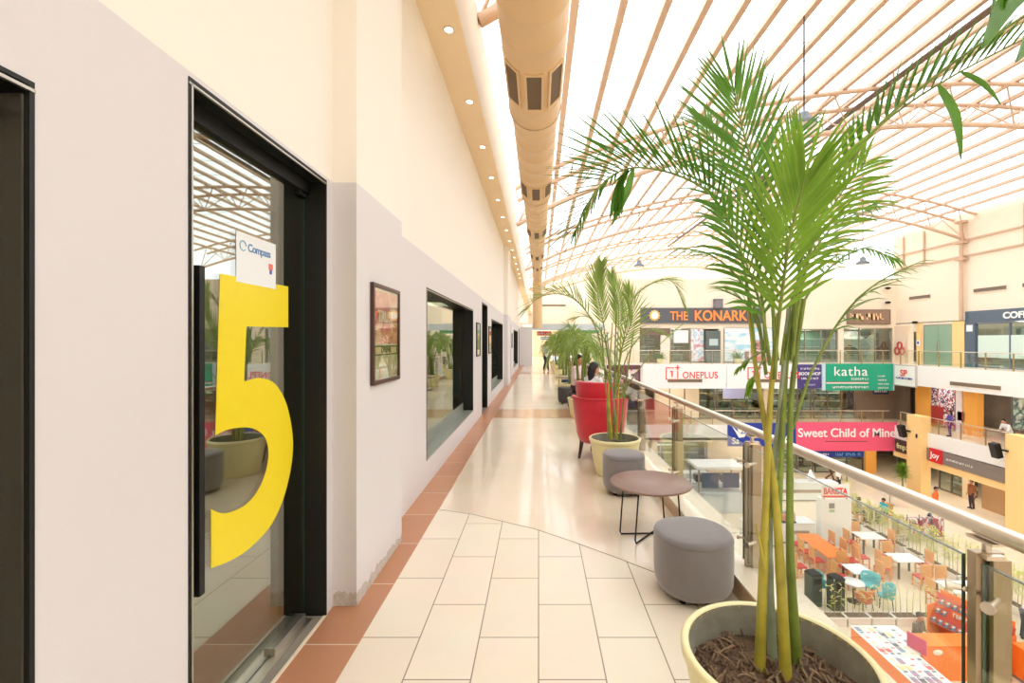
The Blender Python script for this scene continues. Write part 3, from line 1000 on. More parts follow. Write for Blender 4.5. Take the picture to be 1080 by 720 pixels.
def armchair(loc, rz, label):
    """tub armchair in red velvet, high back, wrap-around shell; faces local -Y"""
    t = thing('armchair', label, 'armchair', loc, rz)
    # shell: horseshoe in plan, flaring upward
    n = 26
    def ring(z, rx, ry, th, top):
        o_, i_ = [], []
        for k in range(n + 1):
            a = math.radians(-38 + (256.0) * k / n)
            c, s = math.cos(a), math.sin(a)
            o_.append((rx * c, ry * s + 0.02, z))
            i_.append(((rx - th) * c, (ry - th) * s + 0.02, z))
        return o_, i_
    levels = [(0.23, 0.29, 0.29), (0.34, 0.325, 0.32), (0.5, 0.35, 0.345), (0.66, 0.37, 0.365), (0.84, 0.385, 0.38)]
    vs, fs = [], []
    for (z, rx, ry) in levels:
        o_, i_ = ring(z, rx, ry, 0.075, 0)
        for k in range(n + 1):
            a = math.radians(-38 + 256.0 * k / n)
            drop = 0.0
            if z > 0.6:
                drop = 0.10 * max(0.0, -math.sin(a) + 0.15) * (z - 0.5) / 0.34
            vs.append((o_[k][0], o_[k][1], z - drop))
        for k in range(n, -1, -1):
            a = math.radians(-38 + 256.0 * k / n)
            drop = 0.0
            if z > 0.6:
                drop = 0.10 * max(0.0, -math.sin(a) + 0.15) * (z - 0.5) / 0.34
            vs.append((i_[k][0], i_[k][1], z - drop))
    m_ = 2 * (n + 1)
    for i in range(len(levels) - 1):
        for k in range(m_):
            fs.append((i * m_ + k, i * m_ + (k + 1) % m_, (i + 1) * m_ + (k + 1) % m_, (i + 1) * m_ + k))
    top0 = (len(levels) - 1) * m_
    for k in range(n):
        fs.append((top0 + k, top0 + k + 1, top0 + m_ - 2 - k, top0 + m_ - 1 - k))
        fs.append((k + 1, k, m_ - 1 - k, m_ - 2 - k))
    sh = obj('shell', MB().add(vs, fs, 0, True), redvelvet, t)
    pts = [Vector(vs[top0 + k]) + Vector((0, 0, 0.002)) for k in range(n + 1)]
    obj('piping', MB().tube(pts, 0.008, 8), red_pipe, sh)
    # raised back
    w = MB()
    kk = 14
    rows = [(0.40, 0.30, 0.30), (0.7, 0.31, 0.305), (0.92, 0.335, 0.335), (1.03, 0.345, 0.35), (1.055, 0.33, 0.335)]
    vs, fs = [], []
    for (z, ro, ry) in rows:
        for k in range(kk + 1):
            a = math.radians(28 + 124.0 * k / kk)
            vs.append((ro * math.cos(a), ry * math.sin(a) + 0.02, z))
        for k in range(kk, -1, -1):
            a = math.radians(28 + 124.0 * k / kk)
            th = 0.10 if z < 1.04 else 0.07
            vs.append(((ro - th) * math.cos(a), (ry - th) * math.sin(a) + 0.02, z))
    m_ = 2 * (kk + 1)
    for i in range(len(rows) - 1):
        for k in range(m_):
            fs.append((i * m_ + k, i * m_ + (k + 1) % m_, (i + 1) * m_ + (k + 1) % m_, (i + 1) * m_ + k))
    t0_ = (len(rows) - 1) * m_
    for k in range(kk):
        fs.append((t0_ + k, t0_ + k + 1, t0_ + m_ - 2 - k, t0_ + m_ - 1 - k))
    obj('backrest', w.add(vs, fs, 0, True), redvelvet, t)
    obj('seat', MB().lathe([(0.25, 0.23), (0.28, 0.26), (0.285, 0.40), (0.26, 0.44), (0.0, 0.455)], 32, 0, 1, 1, 2.6), redvelvet, t)
    for (lx, ly) in ((-0.19, -0.19), (0.19, -0.19), (-0.19, 0.21), (0.19, 0.21)):
        obj('leg', MB().tube([(lx * 1.15, ly * 1.15, 0), (lx, ly, 0.245)], [0.018, 0.030], 10), darkwood, t)
    return t


armchair((0.865, 6.35, 0), PI - 0.5, 'red velvet tub armchair seen from behind, beside the second palm pot')

# ================================================================ POTTED PALMS


def blade(w, base, d, up, L, wd, droop, seg=4, mi=0):
    """one leaflet: folded, tapering, drooping"""
    d = d.normalized()
    side = d.cross(up)
    side = side.normalized() if side.length > 1e-4 else d.orthogonal().normalized()
    n_ = side.cross(d).normalized()
    vs = []
    p = Vector(base)
    cur = d.copy()
    prof = [0.35, 1.0, 0.95, 0.62, 0.0] if seg == 4 else [0.4, 1.0, 0.6, 0.0]
    for i in range(seg + 1):
        ww = wd * prof[i] * 0.5
        vs += [tuple(p - side * ww + n_ * ww * 0.35), tuple(p), tuple(p + side * ww + n_ * ww * 0.35)]
        cur = (cur + Vector((0, 0, -droop)) * (i + 1) / seg).normalized()
        p = p + cur * (L / seg)
    fs = []
    for i in range(seg):
        k = i * 3
        fs += [(k, k + 1, k + 4, k + 3), (k + 1, k + 2, k + 5, k + 4)]
    w.add(vs, fs, mi, True)


def spline(pts, n):
    out = []
    m_ = len(pts) - 1
    for i in range(n + 1):
        u = i / n * m_
        k = min(int(u), m_ - 1)
        t_ = u - k
        p0, p1, p2, p3 = pts[max(k - 1, 0)], pts[k], pts[k + 1], pts[min(k + 2, m_)]
        out.append(0.5 * ((2 * p1) + (p2 - p0) * t_ + (2 * p0 - 5 * p1 + 4 * p2 - p3) * t_ ** 2 + (3 * p1 - p0 - 3 * p2 + p3) * t_ ** 3))
    return out


def frond(parent, origin, pts, start=0.25, n=26, L=0.3, wd=0.02, ang=45, lift=0.35, droop=0.15, rad=(0.009, 0.002), m=None, upv=None, seed=0, tipL=0.45, seg=4, side_bias=(1, 1)):
    rnd = random.Random(seed)
    pts = [Vector(p) - Vector(origin) for p in pts]
    sp = spline(pts, 28)
    k = len(sp)
    w = MB()
    w.tube(sp, [rad[0] + (rad[1] - rad[0]) * i / (k - 1) for i in range(k)], 6, 1)
    ca, sa = math.cos(math.radians(ang)), math.sin(math.radians(ang))
    for i in range(n):
        u = start + (1 - start) * (i + 0.5) / n
        f = u * (k - 1)
        a = min(int(f), k - 2)
        p = sp[a].lerp(sp[a + 1], f - a)
        t_ = (sp[min(a + 2, k - 1)] - sp[max(a - 1, 0)]).normalized()
        up = Vector(upv) if upv else Vector((0, 0, 1))
        s_ = t_.cross(up)
        s_ = s_.normalized() if s_.length > 0.05 else Vector((1, 0, 0))
        nn = s_.cross(t_).normalized()
        x = (u - start) / (1 - start)
        Lf = L * (0.55 + 0.45 * math.sin(min(1, x * 2.2) * PI / 2)) * (1 - (1 - tipL) * max(0, x - 0.45) / 0.55)
        open_ = 1 - 0.45 * x
        for sg in (-1, 1):
            if side_bias[0 if sg < 0 else 1] < rnd.random():
                continue
            d = t_ * (ca + 0.5 * x + rnd.uniform(-.06, .06)) + s_ * sg * sa * open_ + nn * (lift + rnd.uniform(-.08, .08))
            blade(w, p, d, nn, Lf * rnd.uniform(0.88, 1.08), wd * (0.75 + 0.4 * (1 - x)), droop * rnd.uniform(0.6, 1.5), seg)
    # terminal leaflet
    blade(w, sp[-1], (sp[-1] - sp[-3]), Vector((0, 0.3, 1)), L * tipL, wd * 0.8, droop, seg)
    return obj('frond', w, [m or leaf_mid, cane_green], parent)


def pot(parent, r, h, bodymat, inside=pot_inner, chips=160, seed=1, rim=0.028):
    p = obj('pot', MB().lathe([(0, 0.0), (r * 0.72, 0.0), (r * 0.74, 0.01), (r * 0.86, h * 0.45), (r * 0.955, h * 0.86), (r * 0.965, h - 0.045), (r, h - 0.035), (r + 0.002, h - 0.008), (r - 0.006, h), (r - rim + 0.004, h), (r - rim, h - 0.006)], 56), bodymat, parent)
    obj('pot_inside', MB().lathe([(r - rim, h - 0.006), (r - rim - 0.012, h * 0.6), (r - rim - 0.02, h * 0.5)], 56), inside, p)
    w = MB()
    rr_ = random.Random(seed)
    R = r - rim - 0.006
    zt = h - 0.13
    rings, nn = 14, 40
    vs = [(0, 0, zt + 0.035)]
    for i in range(1, rings + 1):
        for k in range(nn):
            a = 2 * PI * k / nn
            q = R * i / rings
            x, y_ = q * math.cos(a), q * math.sin(a)
            vs.append((x, y_, zt + 0.03 * (1 - (i / rings) ** 2) + 0.028 * noise.noise(Vector((x * 22, y_ * 22, seed))) + 0.02 * noise.noise(Vector((x * 50, y_ * 50, 3)))))
    fs = [(0, 1 + k, 1 + (k + 1) % nn) for k in range(nn)]
    for i in range(rings - 1):
        for k in range(nn):
            a, b = 1 + i * nn + k, 1 + i * nn + (k + 1) % nn
            fs.append((a, a + nn, b + nn, b))
    obj('soil', w.add(vs, fs, 0, True), soil, parent)
    if chips:
        w = MB()
        for _ in range(chips):
            a, q = rr_.uniform(0, 2 * PI), R * 0.96 * math.sqrt(rr_.random())
            x, y_ = q * math.cos(a), q * math.sin(a)
            zz = zt + 0.03 * (1 - (q / R) ** 2) + 0.012
            L_ = rr_.uniform(0.01, 0.045)
            th = rr_.uniform(0, PI)
            pts = [Vector((x + u * L_ * math.cos(th), y_ + u * L_ * math.sin(th), zz + 0.008 * math.sin(u * 3) + rr_.uniform(-.004, .008))) for u in (-0.5, 0, 0.5)]
            w.tube(pts, rr_.uniform(0.002, 0.007), 5)
        for _ in range(chips // 12):
            a, q = rr_.uniform(0, 2 * PI), R * 0.8 * math.sqrt(rr_.random())
            x, y_ = q * math.cos(a), q * math.sin(a)
            th, L_, cu = rr_.uniform(0, PI), rr_.uniform(0.06, 0.13), rr_.uniform(-1.5, 1.5)
            pts = []
            for u in range(6):
                pts.append(Vector((x, y_, zt + 0.05 * (1 - (q / R) ** 2) + 0.015 + 0.006 * math.sin(u))))
                x += L_ / 5 * math.cos(th)
                y_ += L_ / 5 * math.sin(th)
                if x * x + y_ * y_ > R * R * .85:
                    break
                th += cu / 5
            if len(pts) > 2:
                w.tube(pts, [0.004] * (len(pts) - 1) + [0.001], 5)
        o = obj('bark_mulch', w, bark, parent)
        o['kind'] = 'stuff'
    return p


# --- the near palm
C1 = Vector((0.872, 1.665, 0.004))
palm1 = thing('potted_palm', 'tall green areca palm in a big cream pot, nearest the camera', 'potted plant', C1, 0, 'potted palms along the railing')
pot(palm1, 0.335, 0.46, pot_cream, seed=4, chips=260)
w = MB()
rr = random.Random(8)
for k in range(40):
    a = rr.uniform(-0.4, 2.6)
    r0 = 0.335 - 0.0285
    w.add([((r0 - .0005) * math.cos(a + q * 0.012), (r0 - .0005) * math.sin(a + q * 0.012), 0.452 - zz) for (q, zz) in ((-1, 0), (1, 0), (0.5, rr.uniform(.02, .06)), (-0.3, rr.uniform(.02, .05)))], [(0, 1, 2, 3)])
o = obj('drip_stain', w, mat('ochre_stain', (206, 182, 96), 0.6), palm1)
o['kind'] = 'stuff'


def cane(parent, origin, pts, r0, r1, m, rings=True, seed=0):
    sp = spline([Vector(p) - Vector(origin) for p in pts], 30)
    rs = []
    for i in range(31):
        r_ = r1 + (r0 - r1) * (1 - i / 30) ** 2.2
        if rings and i in (6, 12, 17, 21):
            r_ *= 1.09
        rs.append(r_)
    return obj('cane', MB().tube(sp, rs, 12), m, parent)


CANES = [([(801, 706, 1.72), (805, 600, 1.69), (808, 520, 1.67), (812, 430, 1.65), (817, 372, 1.63), (821, 330, 1.62)], 0.021, 0.008, cane_yellow),
         ([(815, 700, 1.78), (811, 600, 1.76), (813, 520, 1.74), (822, 440, 1.70), (827, 380, 1.67), (832, 325, 1.65)], 0.020, 0.008, cane_grey),
         ([(829, 722, 1.68), (823, 600, 1.67), (816, 510, 1.67), (804, 430, 1.68), (796, 380, 1.69), (790, 325, 1.70)], 0.023, 0.007, cane_yellow),
         ([(841, 704, 1.76), (834, 600, 1.73), (833, 510, 1.70), (834, 430, 1.67), (840, 370, 1.65), (848, 315, 1.64)], 0.021, 0.008, cane_green),
         ([(820, 560, 1.70), (823, 500, 1.69), (827, 430, 1.68), (830, 380, 1.68), (838, 318, 1.69)], 0.014, 0.007, cane_green)]
for (q_, r0, r1, m_) in CANES:
    cane(palm1, C1, [P(*p) for p in q_], r0, r1, m_, r0 > 0.015)
cane(palm1, C1, [P(806, 600, 1.67), P(802, 575, 1.66), P(797, 552, 1.66)], 0.007, 0.0035, cane_yellow, False)
cane(palm1, C1, [P(812, 545, 1.69), P(818, 515, 1.69), P(824, 500, 1.69)], 0.009, 0.008, cane_green, False)

fr = lambda pts, **k: frond(palm1, C1, [P(*p) for p in pts], **dict(dict(rad=(0.0065, 0.002)), **k))
# big arch to the left
fr([(796, 380, 1.69), (792, 330, 1.69), (780, 262, 1.70), (758, 216, 1.71), (738, 196, 1.70), (703, 181, 1.68), (667, 177, 1.66), (640, 189, 1.62), (621, 214, 1.58), (608, 240, 1.55)],
   start=0.30, n=34, L=0.34, wd=0.0135, ang=22, lift=0.72, droop=0.03, seed=1, tipL=0.55)
# leaflets of the same arch that hang at its tip
fr([(670, 177, 1.66), (659, 184, 1.64), (655, 200, 1.62), (652, 212, 1.61)], start=0.0, n=7, L=0.14, wd=0.022, ang=12, lift=0.0, droop=0.3, seed=2, rad=(0.002, 0.001))
# upright frond, centre left
fr([(817, 372, 1.62), (814, 300, 1.63), (806, 230, 1.62), (795, 180, 1.61), (783, 135, 1.60), (774, 96, 1.58)], start=0.48, n=18, L=0.33, wd=0.0135, ang=52, lift=0.0, droop=0.0, seed=3, upv=(0, -1, 0.2), tipL=0.6)
# dark dense frond behind, upper left
fr([(808, 372, 1.66), (802, 300, 1.74), (788, 235, 1.83), (768, 180, 1.88), (745, 135, 1.92)], start=0.3, n=19, L=0.34, wd=0.015, ang=52, lift=0.05, droop=0.2, seed=4, upv=(0, -1, 0.5))
# front frond, leaning to the camera
fr([(817, 400, 1.60), (820, 350, 1.57), (826, 300, 1.52), (832, 255, 1.46), (842, 215, 1.41), (849, 188, 1.38)], start=0.27, n=23, L=0.33, wd=0.0150, ang=42, lift=0.0, droop=0.12, seed=5, upv=(-0.25, -1, 0.1), m=leaf_light, rad=(0.007, 0.003), tipL=0.62)
# right, rising in the middle ground with yellowish leaves
fr([(828, 380, 1.64), (840, 310, 1.64), (860, 250, 1.66), (885, 207, 1.66), (912, 172, 1.66)], start=0.35, n=17, L=0.26, wd=0.014, ang=54, lift=0.05, droop=0.2, seed=6, upv=(0, -1, 0.4), m=leaf_light)
# long one to the upper right
fr([(834, 380, 1.64), (840, 310, 1.62), (850, 250, 1.60), (870, 200, 1.58), (903, 156, 1.54), (950, 115, 1.49), (1000, 83, 1.43), (1050, 56, 1.37), (1100, 32, 1.33)],
   start=0.46, n=23, L=0.19, wd=0.027, ang=30, lift=0.85, droop=0.04, seed=7, tipL=0.34)
# hanging blades on that frond
def ribbon(pts, wd, m=None):
    sp = spline([p - C1 for p in pts], 6)
    vs, fs = [], []
    for i, q in enumerate(sp):
        d = (sp[min(i + 1, 6)] - sp[max(i - 1, 0)]).normalized()
        sd = d.cross(Vector((0, 1, 0.15))).normalized() * wd * (0.35, 0.8, 1, 1, 0.8, 0.45, 0)[i]
        vs += [tuple(q - sd), tuple(q + Vector((0, 0.004, 0))), tuple(q + sd)]
    for i in range(6):
        fs += [(3 * i, 3 * i + 1, 3 * i + 4, 3 * i + 3), (3 * i + 1, 3 * i + 2, 3 * i + 5, 3 * i + 4)]
    obj('leaflet', MB().add(vs, fs, 0, True), m or leaf_mid, palm1)


fr([(652, 181, 1.64), (636, 194, 1.61), (620, 216, 1.58), (607, 246, 1.55)], start=0.0, n=13, L=0.13, wd=0.011, ang=36, lift=-0.1, droop=0.15, seed=18, rad=(0.003, 0.001))
ribbon([P(990, 90, 1.44), P(1008, 122, 1.43), P(1014, 168, 1.42)], 0.017)
ribbon([P(1014, 76, 1.44), P(1037, 88, 1.43), P(1056, 110, 1.42)], 0.010)
ribbon([P(1118, -42, 1.1), P(1066, -2, 1.05), P(1036, 52, 1.0)], 0.028)
ribbon([P(1146, -44, 1.1), P(1098, 22, 1.05), P(1072, 66, 1.0)], 0.024)
ribbon([P(668, 178, 1.66), P(660, 205, 1.64), P(644, 240, 1.62)], 0.013)
ribbon([P(662, 178, 1.66), P(650, 205, 1.64), P(643, 232, 1.62)], 0.013)
# one that leaves the frame at the top right and hangs back into it
fr([(836, 375, 1.62), (846, 300, 1.58), (872, 215, 1.53), (920, 140, 1.46), (1000, 70, 1.36), (1090, 10, 1.22), (1150, -50, 1.1), (1130, -75, 1.0), (1085, -60, 0.95)],
   start=0.84, n=5, L=0.22, wd=0.036, ang=60, lift=-0.2, droop=0.6, seed=8)
# lower right frond
fr([(836, 452, 1.68), (852, 402, 1.66), (865, 374, 1.66), (885, 339, 1.64), (908, 312, 1.62), (934, 293, 1.60), (963, 279, 1.58)], start=0.42, n=14, L=0.17, wd=0.010, ang=50, lift=-0.1, droop=0.28, seed=9, rad=(0.006, 0.002))
# arcs on the left below the arch
fr([(806, 385, 1.68), (798, 330, 1.72), (776, 290, 1.8), (748, 268, 1.86), (722, 262, 1.9)], start=0.4, n=12, L=0.2, wd=0.009, ang=40, lift=-0.1, droop=0.3, seed=10)
fr([(808, 395, 1.66), (800, 345, 1.7), (785, 318, 1.74), (762, 306, 1.78)], start=0.4, n=10, L=0.16, wd=0.008, ang=40, lift=0.1, droop=0.25, seed=17)
fr([(828, 385, 1.68), (848, 318, 1.78), (880, 278, 1.86), (912, 262, 1.92), (940, 272, 1.96)], start=0.4, n=15, L=0.19, wd=0.011, ang=42, lift=0.1, droop=0.35, seed=11)
fr([(824, 385, 1.64), (834, 320, 1.68), (856, 268, 1.72), (886, 232, 1.76), (918, 216, 1.78)], start=0.4, n=15, L=0.25, wd=0.0125, ang=52, lift=-0.05, droop=0.25, seed=12)
fr([(820, 380, 1.70), (814, 310, 1.78), (816, 245, 1.84), (826, 185, 1.88), (842, 138, 1.9)], start=0.38, n=16, L=0.30, wd=0.0135, ang=50, lift=0.05, droop=0.08, seed=13, upv=(0, -1, 0.3))
fr([(812, 385, 1.63), (804, 330, 1.58), (786, 275, 1.53), (762, 225, 1.5)], start=0.3, n=15, L=0.26, wd=0.014, ang=50, lift=0.1, droop=0.18, seed=14, upv=(0, -1, 0.4))
fr([(810, 368, 1.66), (794, 376, 1.65), (780, 388, 1.64)], start=0.45, n=2, L=0.07, wd=0.022, ang=14, lift=-0.1, droop=0.3, seed=15, rad=(0.004, 0.002), m=leaf_light)
fr([(806, 378, 1.62), (800, 388, 1.6), (793, 402, 1.59)], start=0.6, n=1, L=0.09, wd=0.03, ang=8, lift=-0.1, droop=0.3, seed=16, rad=(0.004, 0.002), m=leaf_light, tipL=1.0)

# --- the second palm
C2 = Vector((0.925, 5.52, 0))
palm2 = thing('potted_palm', 'areca palm in a cream pot beside the red armchair', 'potted plant', C2, 0, 'potted palms along the railing')
pot(palm2, 0.31, 0.44, pot_cream, seed=9, chips=60)
for i, (a, b, c, m_) in enumerate([((642, 462), (640, 420), (634, 345), cane_green), ((645, 463), (642, 410), (646, 340), cane_yellow), ((650, 463), (652, 420), (655, 345), cane_yellow),
                                   ((654, 464), (658, 420), (668, 350), cane_green), ((647, 461), (648, 400), (650, 330), cane_green), ((651, 461), (646, 410), (640, 350), cane_grey)]):
    cane(palm2, C2, [P(a[0], a[1], 5.5 + 0.02 * i), P(b[0], b[1], 5.5), P(c[0], c[1], 5.45)], 0.016, 0.008, m_, False)
f2 = lambda pts, **k: frond(palm2, C2, [P(*p) for p in pts], **dict(dict(seg=3, m=leaf_pale, rad=(0.009, 0.003)), **k))
f2([(640, 400, 5.5), (630, 350, 5.4), (611, 320, 5.3), (590, 310, 5.2), (568, 314, 5.15), (556, 326, 5.1)], start=0.3, n=30, L=0.42, wd=0.022, ang=35, lift=0.3, droop=0.12, seed=21)
f2([(644, 400, 5.5), (637, 345, 5.5), (630, 305, 5.5), (633, 280, 5.5)], start=0.35, n=24, L=0.36, wd=0.022, ang=35, lift=0.1, droop=0.06, seed=22, upv=(0, -1, 0.2))
f2([(651, 400, 5.5), (659, 350, 5.45), (668, 315, 5.4), (690, 298, 5.35), (709, 297, 5.3), (722, 322, 5.3)], start=0.35, n=28, L=0.36, wd=0.022, ang=42, lift=0.1, droop=0.3, seed=23)
f2([(649, 400, 5.5), (652, 350, 5.6), (652, 318, 5.7), (645, 290, 5.8)], start=0.35, n=22, L=0.36, wd=0.022, ang=35, lift=0.1, droop=0.1, seed=24, upv=(0, -1, 0.2))
f2([(650, 410, 5.5), (664, 370, 5.4), (682, 350, 5.35), (700, 352, 5.3)], start=0.35, n=20, L=0.30, wd=0.02, ang=45, lift=0.1, droop=0.35, seed=25)
f2([(645, 410, 5.5), (632, 372, 5.4), (614, 358, 5.35), (600, 372, 5.3)], start=0.3, n=22, L=0.33, wd=0.02, ang=45, lift=0.1, droop=0.35, seed=26)
f2([(648, 420, 5.5), (655, 370, 5.3), (667, 335, 5.2), (662, 305, 5.1)], start=0.3, n=22, L=0.34, wd=0.02, ang=38, lift=0.1, droop=0.12, seed=27, upv=(0, -1, 0.2))
f2([(653, 420, 5.5), (672, 392, 5.4), (693, 366, 5.3), (716, 345, 5.2)], start=0.6, n=8, L=0.22, wd=0.014, ang=35, lift=0.1, droop=0.2, seed=28, m=leaf_light)
f2([(645, 410, 5.5), (638, 360, 5.7), (622, 335, 5.8), (606, 335, 5.9)], start=0.3, n=20, L=0.34, wd=0.02, ang=45, lift=0.1, droop=0.3, seed=29)


# --- palms further along, each grown from its own base
def simple_palm(loc, label, H, seed, nf=10, m=leaf_pale):
    t = thing('potted_palm', label, 'potted plant', loc, 0, 'potted palms along the railing')
    pot(t, 0.29, 0.42, pot_cream, seed=seed, chips=0)
    rnd = random.Random(seed)
    Z = Vector((0, 0, 0))
    for i in range(nf):
        a = 2 * PI * i / nf + rnd.uniform(-.3, .3)
        R_ = rnd.uniform(0.45, 0.8) * H / 2.1
        top = rnd.uniform(0.72, 1.0) * H
        b = Vector((0.08 * math.cos(a), 0.08 * math.sin(a), 0.32))
        k1 = Vector((0.10 * math.cos(a), 0.10 * math.sin(a), H * 0.48))
        k2 = Vector((0.45 * R_ * math.cos(a), 0.45 * R_ * math.sin(a), top * 0.93))
        k3 = Vector((0.85 * R_ * math.cos(a), 0.85 * R_ * math.sin(a), top * 0.93))
        k4 = Vector((1.15 * R_ * math.cos(a), 1.15 * R_ * math.sin(a), top * rnd.uniform(0.66, 0.8)))
        frond(t, Z, [b, k1, k2, k3, k4], start=0.42, n=22, L=0.36, wd=0.026, ang=45, lift=0.15, droop=0.3, rad=(0.013, 0.003), m=m, seed=seed * 31 + i, seg=3)
    for i in range(4):
        a = i * 1.6 + seed
        cane(t, Z, [(0.06 * math.cos(a), 0.06 * math.sin(a), 0.31), (0.08 * math.cos(a), 0.08 * math.sin(a), 0.8), (0.12 * math.cos(a), 0.12 * math.sin(a), H * 0.6)], 0.015, 0.009, cane_yellow if i % 2 else cane_green, False)
    return t


for i, (yy, H, xx) in enumerate([(9.6, 2.05, 0.90), (12.9, 2.1, 0.93), (16.2, 2.05, 0.94), (19.6, 2.05, 0.94), (23.2, 2.05, 0.94), (27.2, 2.0, 0.94)]):
    simple_palm((xx, yy, 0), 'pale green potted palm, %s beyond the red armchair' % ('first', 'second', 'third', 'fourth', 'fifth', 'sixth and farthest')[i], H, 40 + i, 12)


# ================================================================ SIGNS AND SHOPFRONTS ACROSS THE WELL
def scribble(parent, x, z, wd, h, m, seed=0, name='lettering', y=-0.03):
    """lettering too small to read in the photograph, as a run of short strokes"""
    rnd = random.Random(seed)
    w = MB()
    u = x
    while u < x + wd - h * 0.3:
        k = h * rnd.uniform(0.35, 0.7)
        w.box(u, u + k * 0.35, y, y + 0.01, z, z + h)
        w.box(u, min(u + k, x + wd), y, y + 0.01, z + h * rnd.choice([0, 0.38, 0.75]), z + h * rnd.choice([0.2, 0.55, 0.98]))
        u += k + h * rnd.choice([0.16, 0.16, 0.16, 0.5])
    return obj(name, w, m, parent)


white_ink = mat('white_letters', (250, 250, 248), 0.5)
red_ink = mat('red_letters', (232, 62, 60), 0.5)


def sign(name, label, loc, rz, W, H, face, rim=None, depth=0.08, group='shop signs across the well'):
    t = thing(name, label, 'sign', loc, rz, group)
    obj('panel', MB().box(0, W, 0, depth, 0, H), face, t)
    if rim:
        b = 0.06
        w = MB().box(-b, W + b, -0.02, depth, H, H + b).box(-b, W + b, -0.02, depth, -b, 0).box(-b, 0, -0.02, depth, 0, H).box(W, W + b, -0.02, depth, 0, H)
        obj('frame', w, rim, t)
    return t


orange_ink = mat('orange_letters', (246, 132, 66), 0.4, emit=0.35)
gold = mat('gold_logo', (246, 196, 110), 0.4)
t = sign('konark_sign', 'long charcoal sign with orange capital letters high on the far wall', (7.75, 34.28, 3.02), 0, 9.3, 1.06, charcoal, mat('sign_rim', (120, 120, 122), 0.5))
text('THE', orange_ink, t, 0.92, (2.15, -0.05, 0.2), ext=0.02, off=0.012, sx=0.80)
text('KONARK', orange_ink, t, 1.08, (3.95, -0.05, 0.16), ext=0.02, off=0.02, sx=0.88)
lg = obj('logo_ring', MB().lathe([(0.26, -0.02), (0.38, -0.02), (0.38, 0.02), (0.26, 0.02)], 24), gold, t, 0, (0.98, -0.03, 0.53))
lg.rotation_euler = (PI / 2, 0, 0)
lg2 = obj('logo_disc', MB().lathe([(0.0, -0.03), (0.26, -0.03)], 24).lathe([(0.0, 0.03), (0.26, 0.03)], 24), white_ink, lg)
w = MB()
for k in range(12):
    a = k * PI / 6
    w.add([(0.38 * math.cos(a - .12), 0.38 * math.sin(a - .12), 0.01), (0.46 * math.cos(a), 0.46 * math.sin(a), 0.01), (0.38 * math.cos(a + .12), 0.38 * math.sin(a + .12), 0.01)], [(0, 1, 2)])
obj('logo_ray', w, gold, lg)
t = thing('wall_box', 'small grey box on the wall above the charcoal sign', 'box', (13.5, 34.39, 4.12), 0)
obj('body', MB().box(-0.3, 0.3, -0.35, 0, 0, 0.6), mat('box_grey', (126, 120, 128), 0.6), t)
obj('lid', MB().box(-0.33, 0.33, -0.38, 0, 0.6, 0.66), charcoal, t)
t = sign('brown_sign', 'brown framed shop sign with peach lettering beside the right corner', (23.3, 34.28, 2.95), 0, 3.15, 1.0, mat('sign_brown', (150, 122, 104), 0.5), brown_panel)
scribble(t, 0.15, 0.3, 2.8, 0.46, mat('peach_letters', (252, 206, 160), 0.5), 5)

# phone shop banners on the slab edge
ban_w = mat('white_banner', (238, 240, 242), 0.5)
for k, (x0, W, lab) in enumerate([(7.25, 5.82, 'white banner with red phone brand lettering, left of the two'), (13.12, 4.9, 'white banner with red phone brand lettering behind the palm stems')]):
    t = sign('phone_banner', lab, (x0, 31.72, -1.68), 0, W, 1.72, ban_w, None, 0.07, 'white phone shop banners')
    u = 1.62 if k == 0 else 1.45
    w = MB()
    for (a, b, c, d) in [(0, 0.06, 0, 0.86), (0, 0.86, 0, 0.06), (0.80, 0.86, 0, 0.62), (0, 0.56, 0.80, 0.86), (0.66, 0.98, 0.80, 0.87), (0.79, 0.86, 0.66, 1.0)]:
        w.box(u + a, u + b, -0.03, 0, 0.62 + c, 0.62 + d)
    w.box(u + 0.40, u + 0.48, -0.03, 0, 0.62 + 0.2, 0.62 + 0.62).box(u + 0.30, u + 0.40, -0.03, 0, 0.62 + 0.52, 0.62 + 0.60)
    obj('emblem', w, red_ink, t)
    text('ONEPLUS', red_ink, t, 0.66, (u + 1.15, -0.02, 0.72), ext=0.005, off=0.005, sx=0.85, space=1.05)
t = sign('bookshop_banner', 'dark purple bookshop banner left of the teal one', (18.05, 31.72, -1.66), 0, 1.66, 1.66, mat('purple_banner', (72, 58, 128), 0.5), None, 0.07)
scribble(t, 0.2, 1.3, 1.3, 0.14, white_ink, 1)
text('BOOKSHOP', white_ink, t, 0.30, (0.07, -0.02, 0.92), ext=0.004, off=0.006, sx=0.95)
scribble(t, 0.25, 0.62, 1.2, 0.14, white_ink, 2)
scribble(t, 0.45, 0.2, 0.8, 0.1, white_ink, 3)
t = sign('katha_banner', 'teal green banner with white script lettering on the slab edge', (19.98, 31.70, -1.80), 0, 4.72, 1.86, mat('teal_banner', (28, 162, 128), 0.5), None, 0.07)
obj('end_strip', MB().box(-0.22, 0, -0.01, 0.07, 0, 1.86), mat('pale_blue_strip', (196, 220, 234), 0.5), t)
obj('end_strip', MB().box(4.72, 4.80, -0.01, 0.07, 0, 1.86), MATS['pale_blue_strip'], t)
text('katha', white_ink, t, 0.92, (0.55, -0.02, 1.02), ext=0.004, off=0.002, sx=1.1, space=1.1)
scribble(t, 1.8, 0.72, 1.2, 0.16, white_ink, 4)
obj('stripe', MB().box(0.05, 3.0, -0.02, 0, 0.47, 0.54), white_ink, t)
obj('stripe', MB().box(0.05, 3.0, -0.02, 0, 0.54, 0.58), red_ink, t)
scribble(t, 0.5, 0.14, 2.5, 0.16, white_ink, 6)
for q in range(4):
    scribble(t, 3.65, 0.12 + 0.27 * q, (0.7, 0.85, 0.6, 0.5)[q], 0.12, white_ink, 7 + q)
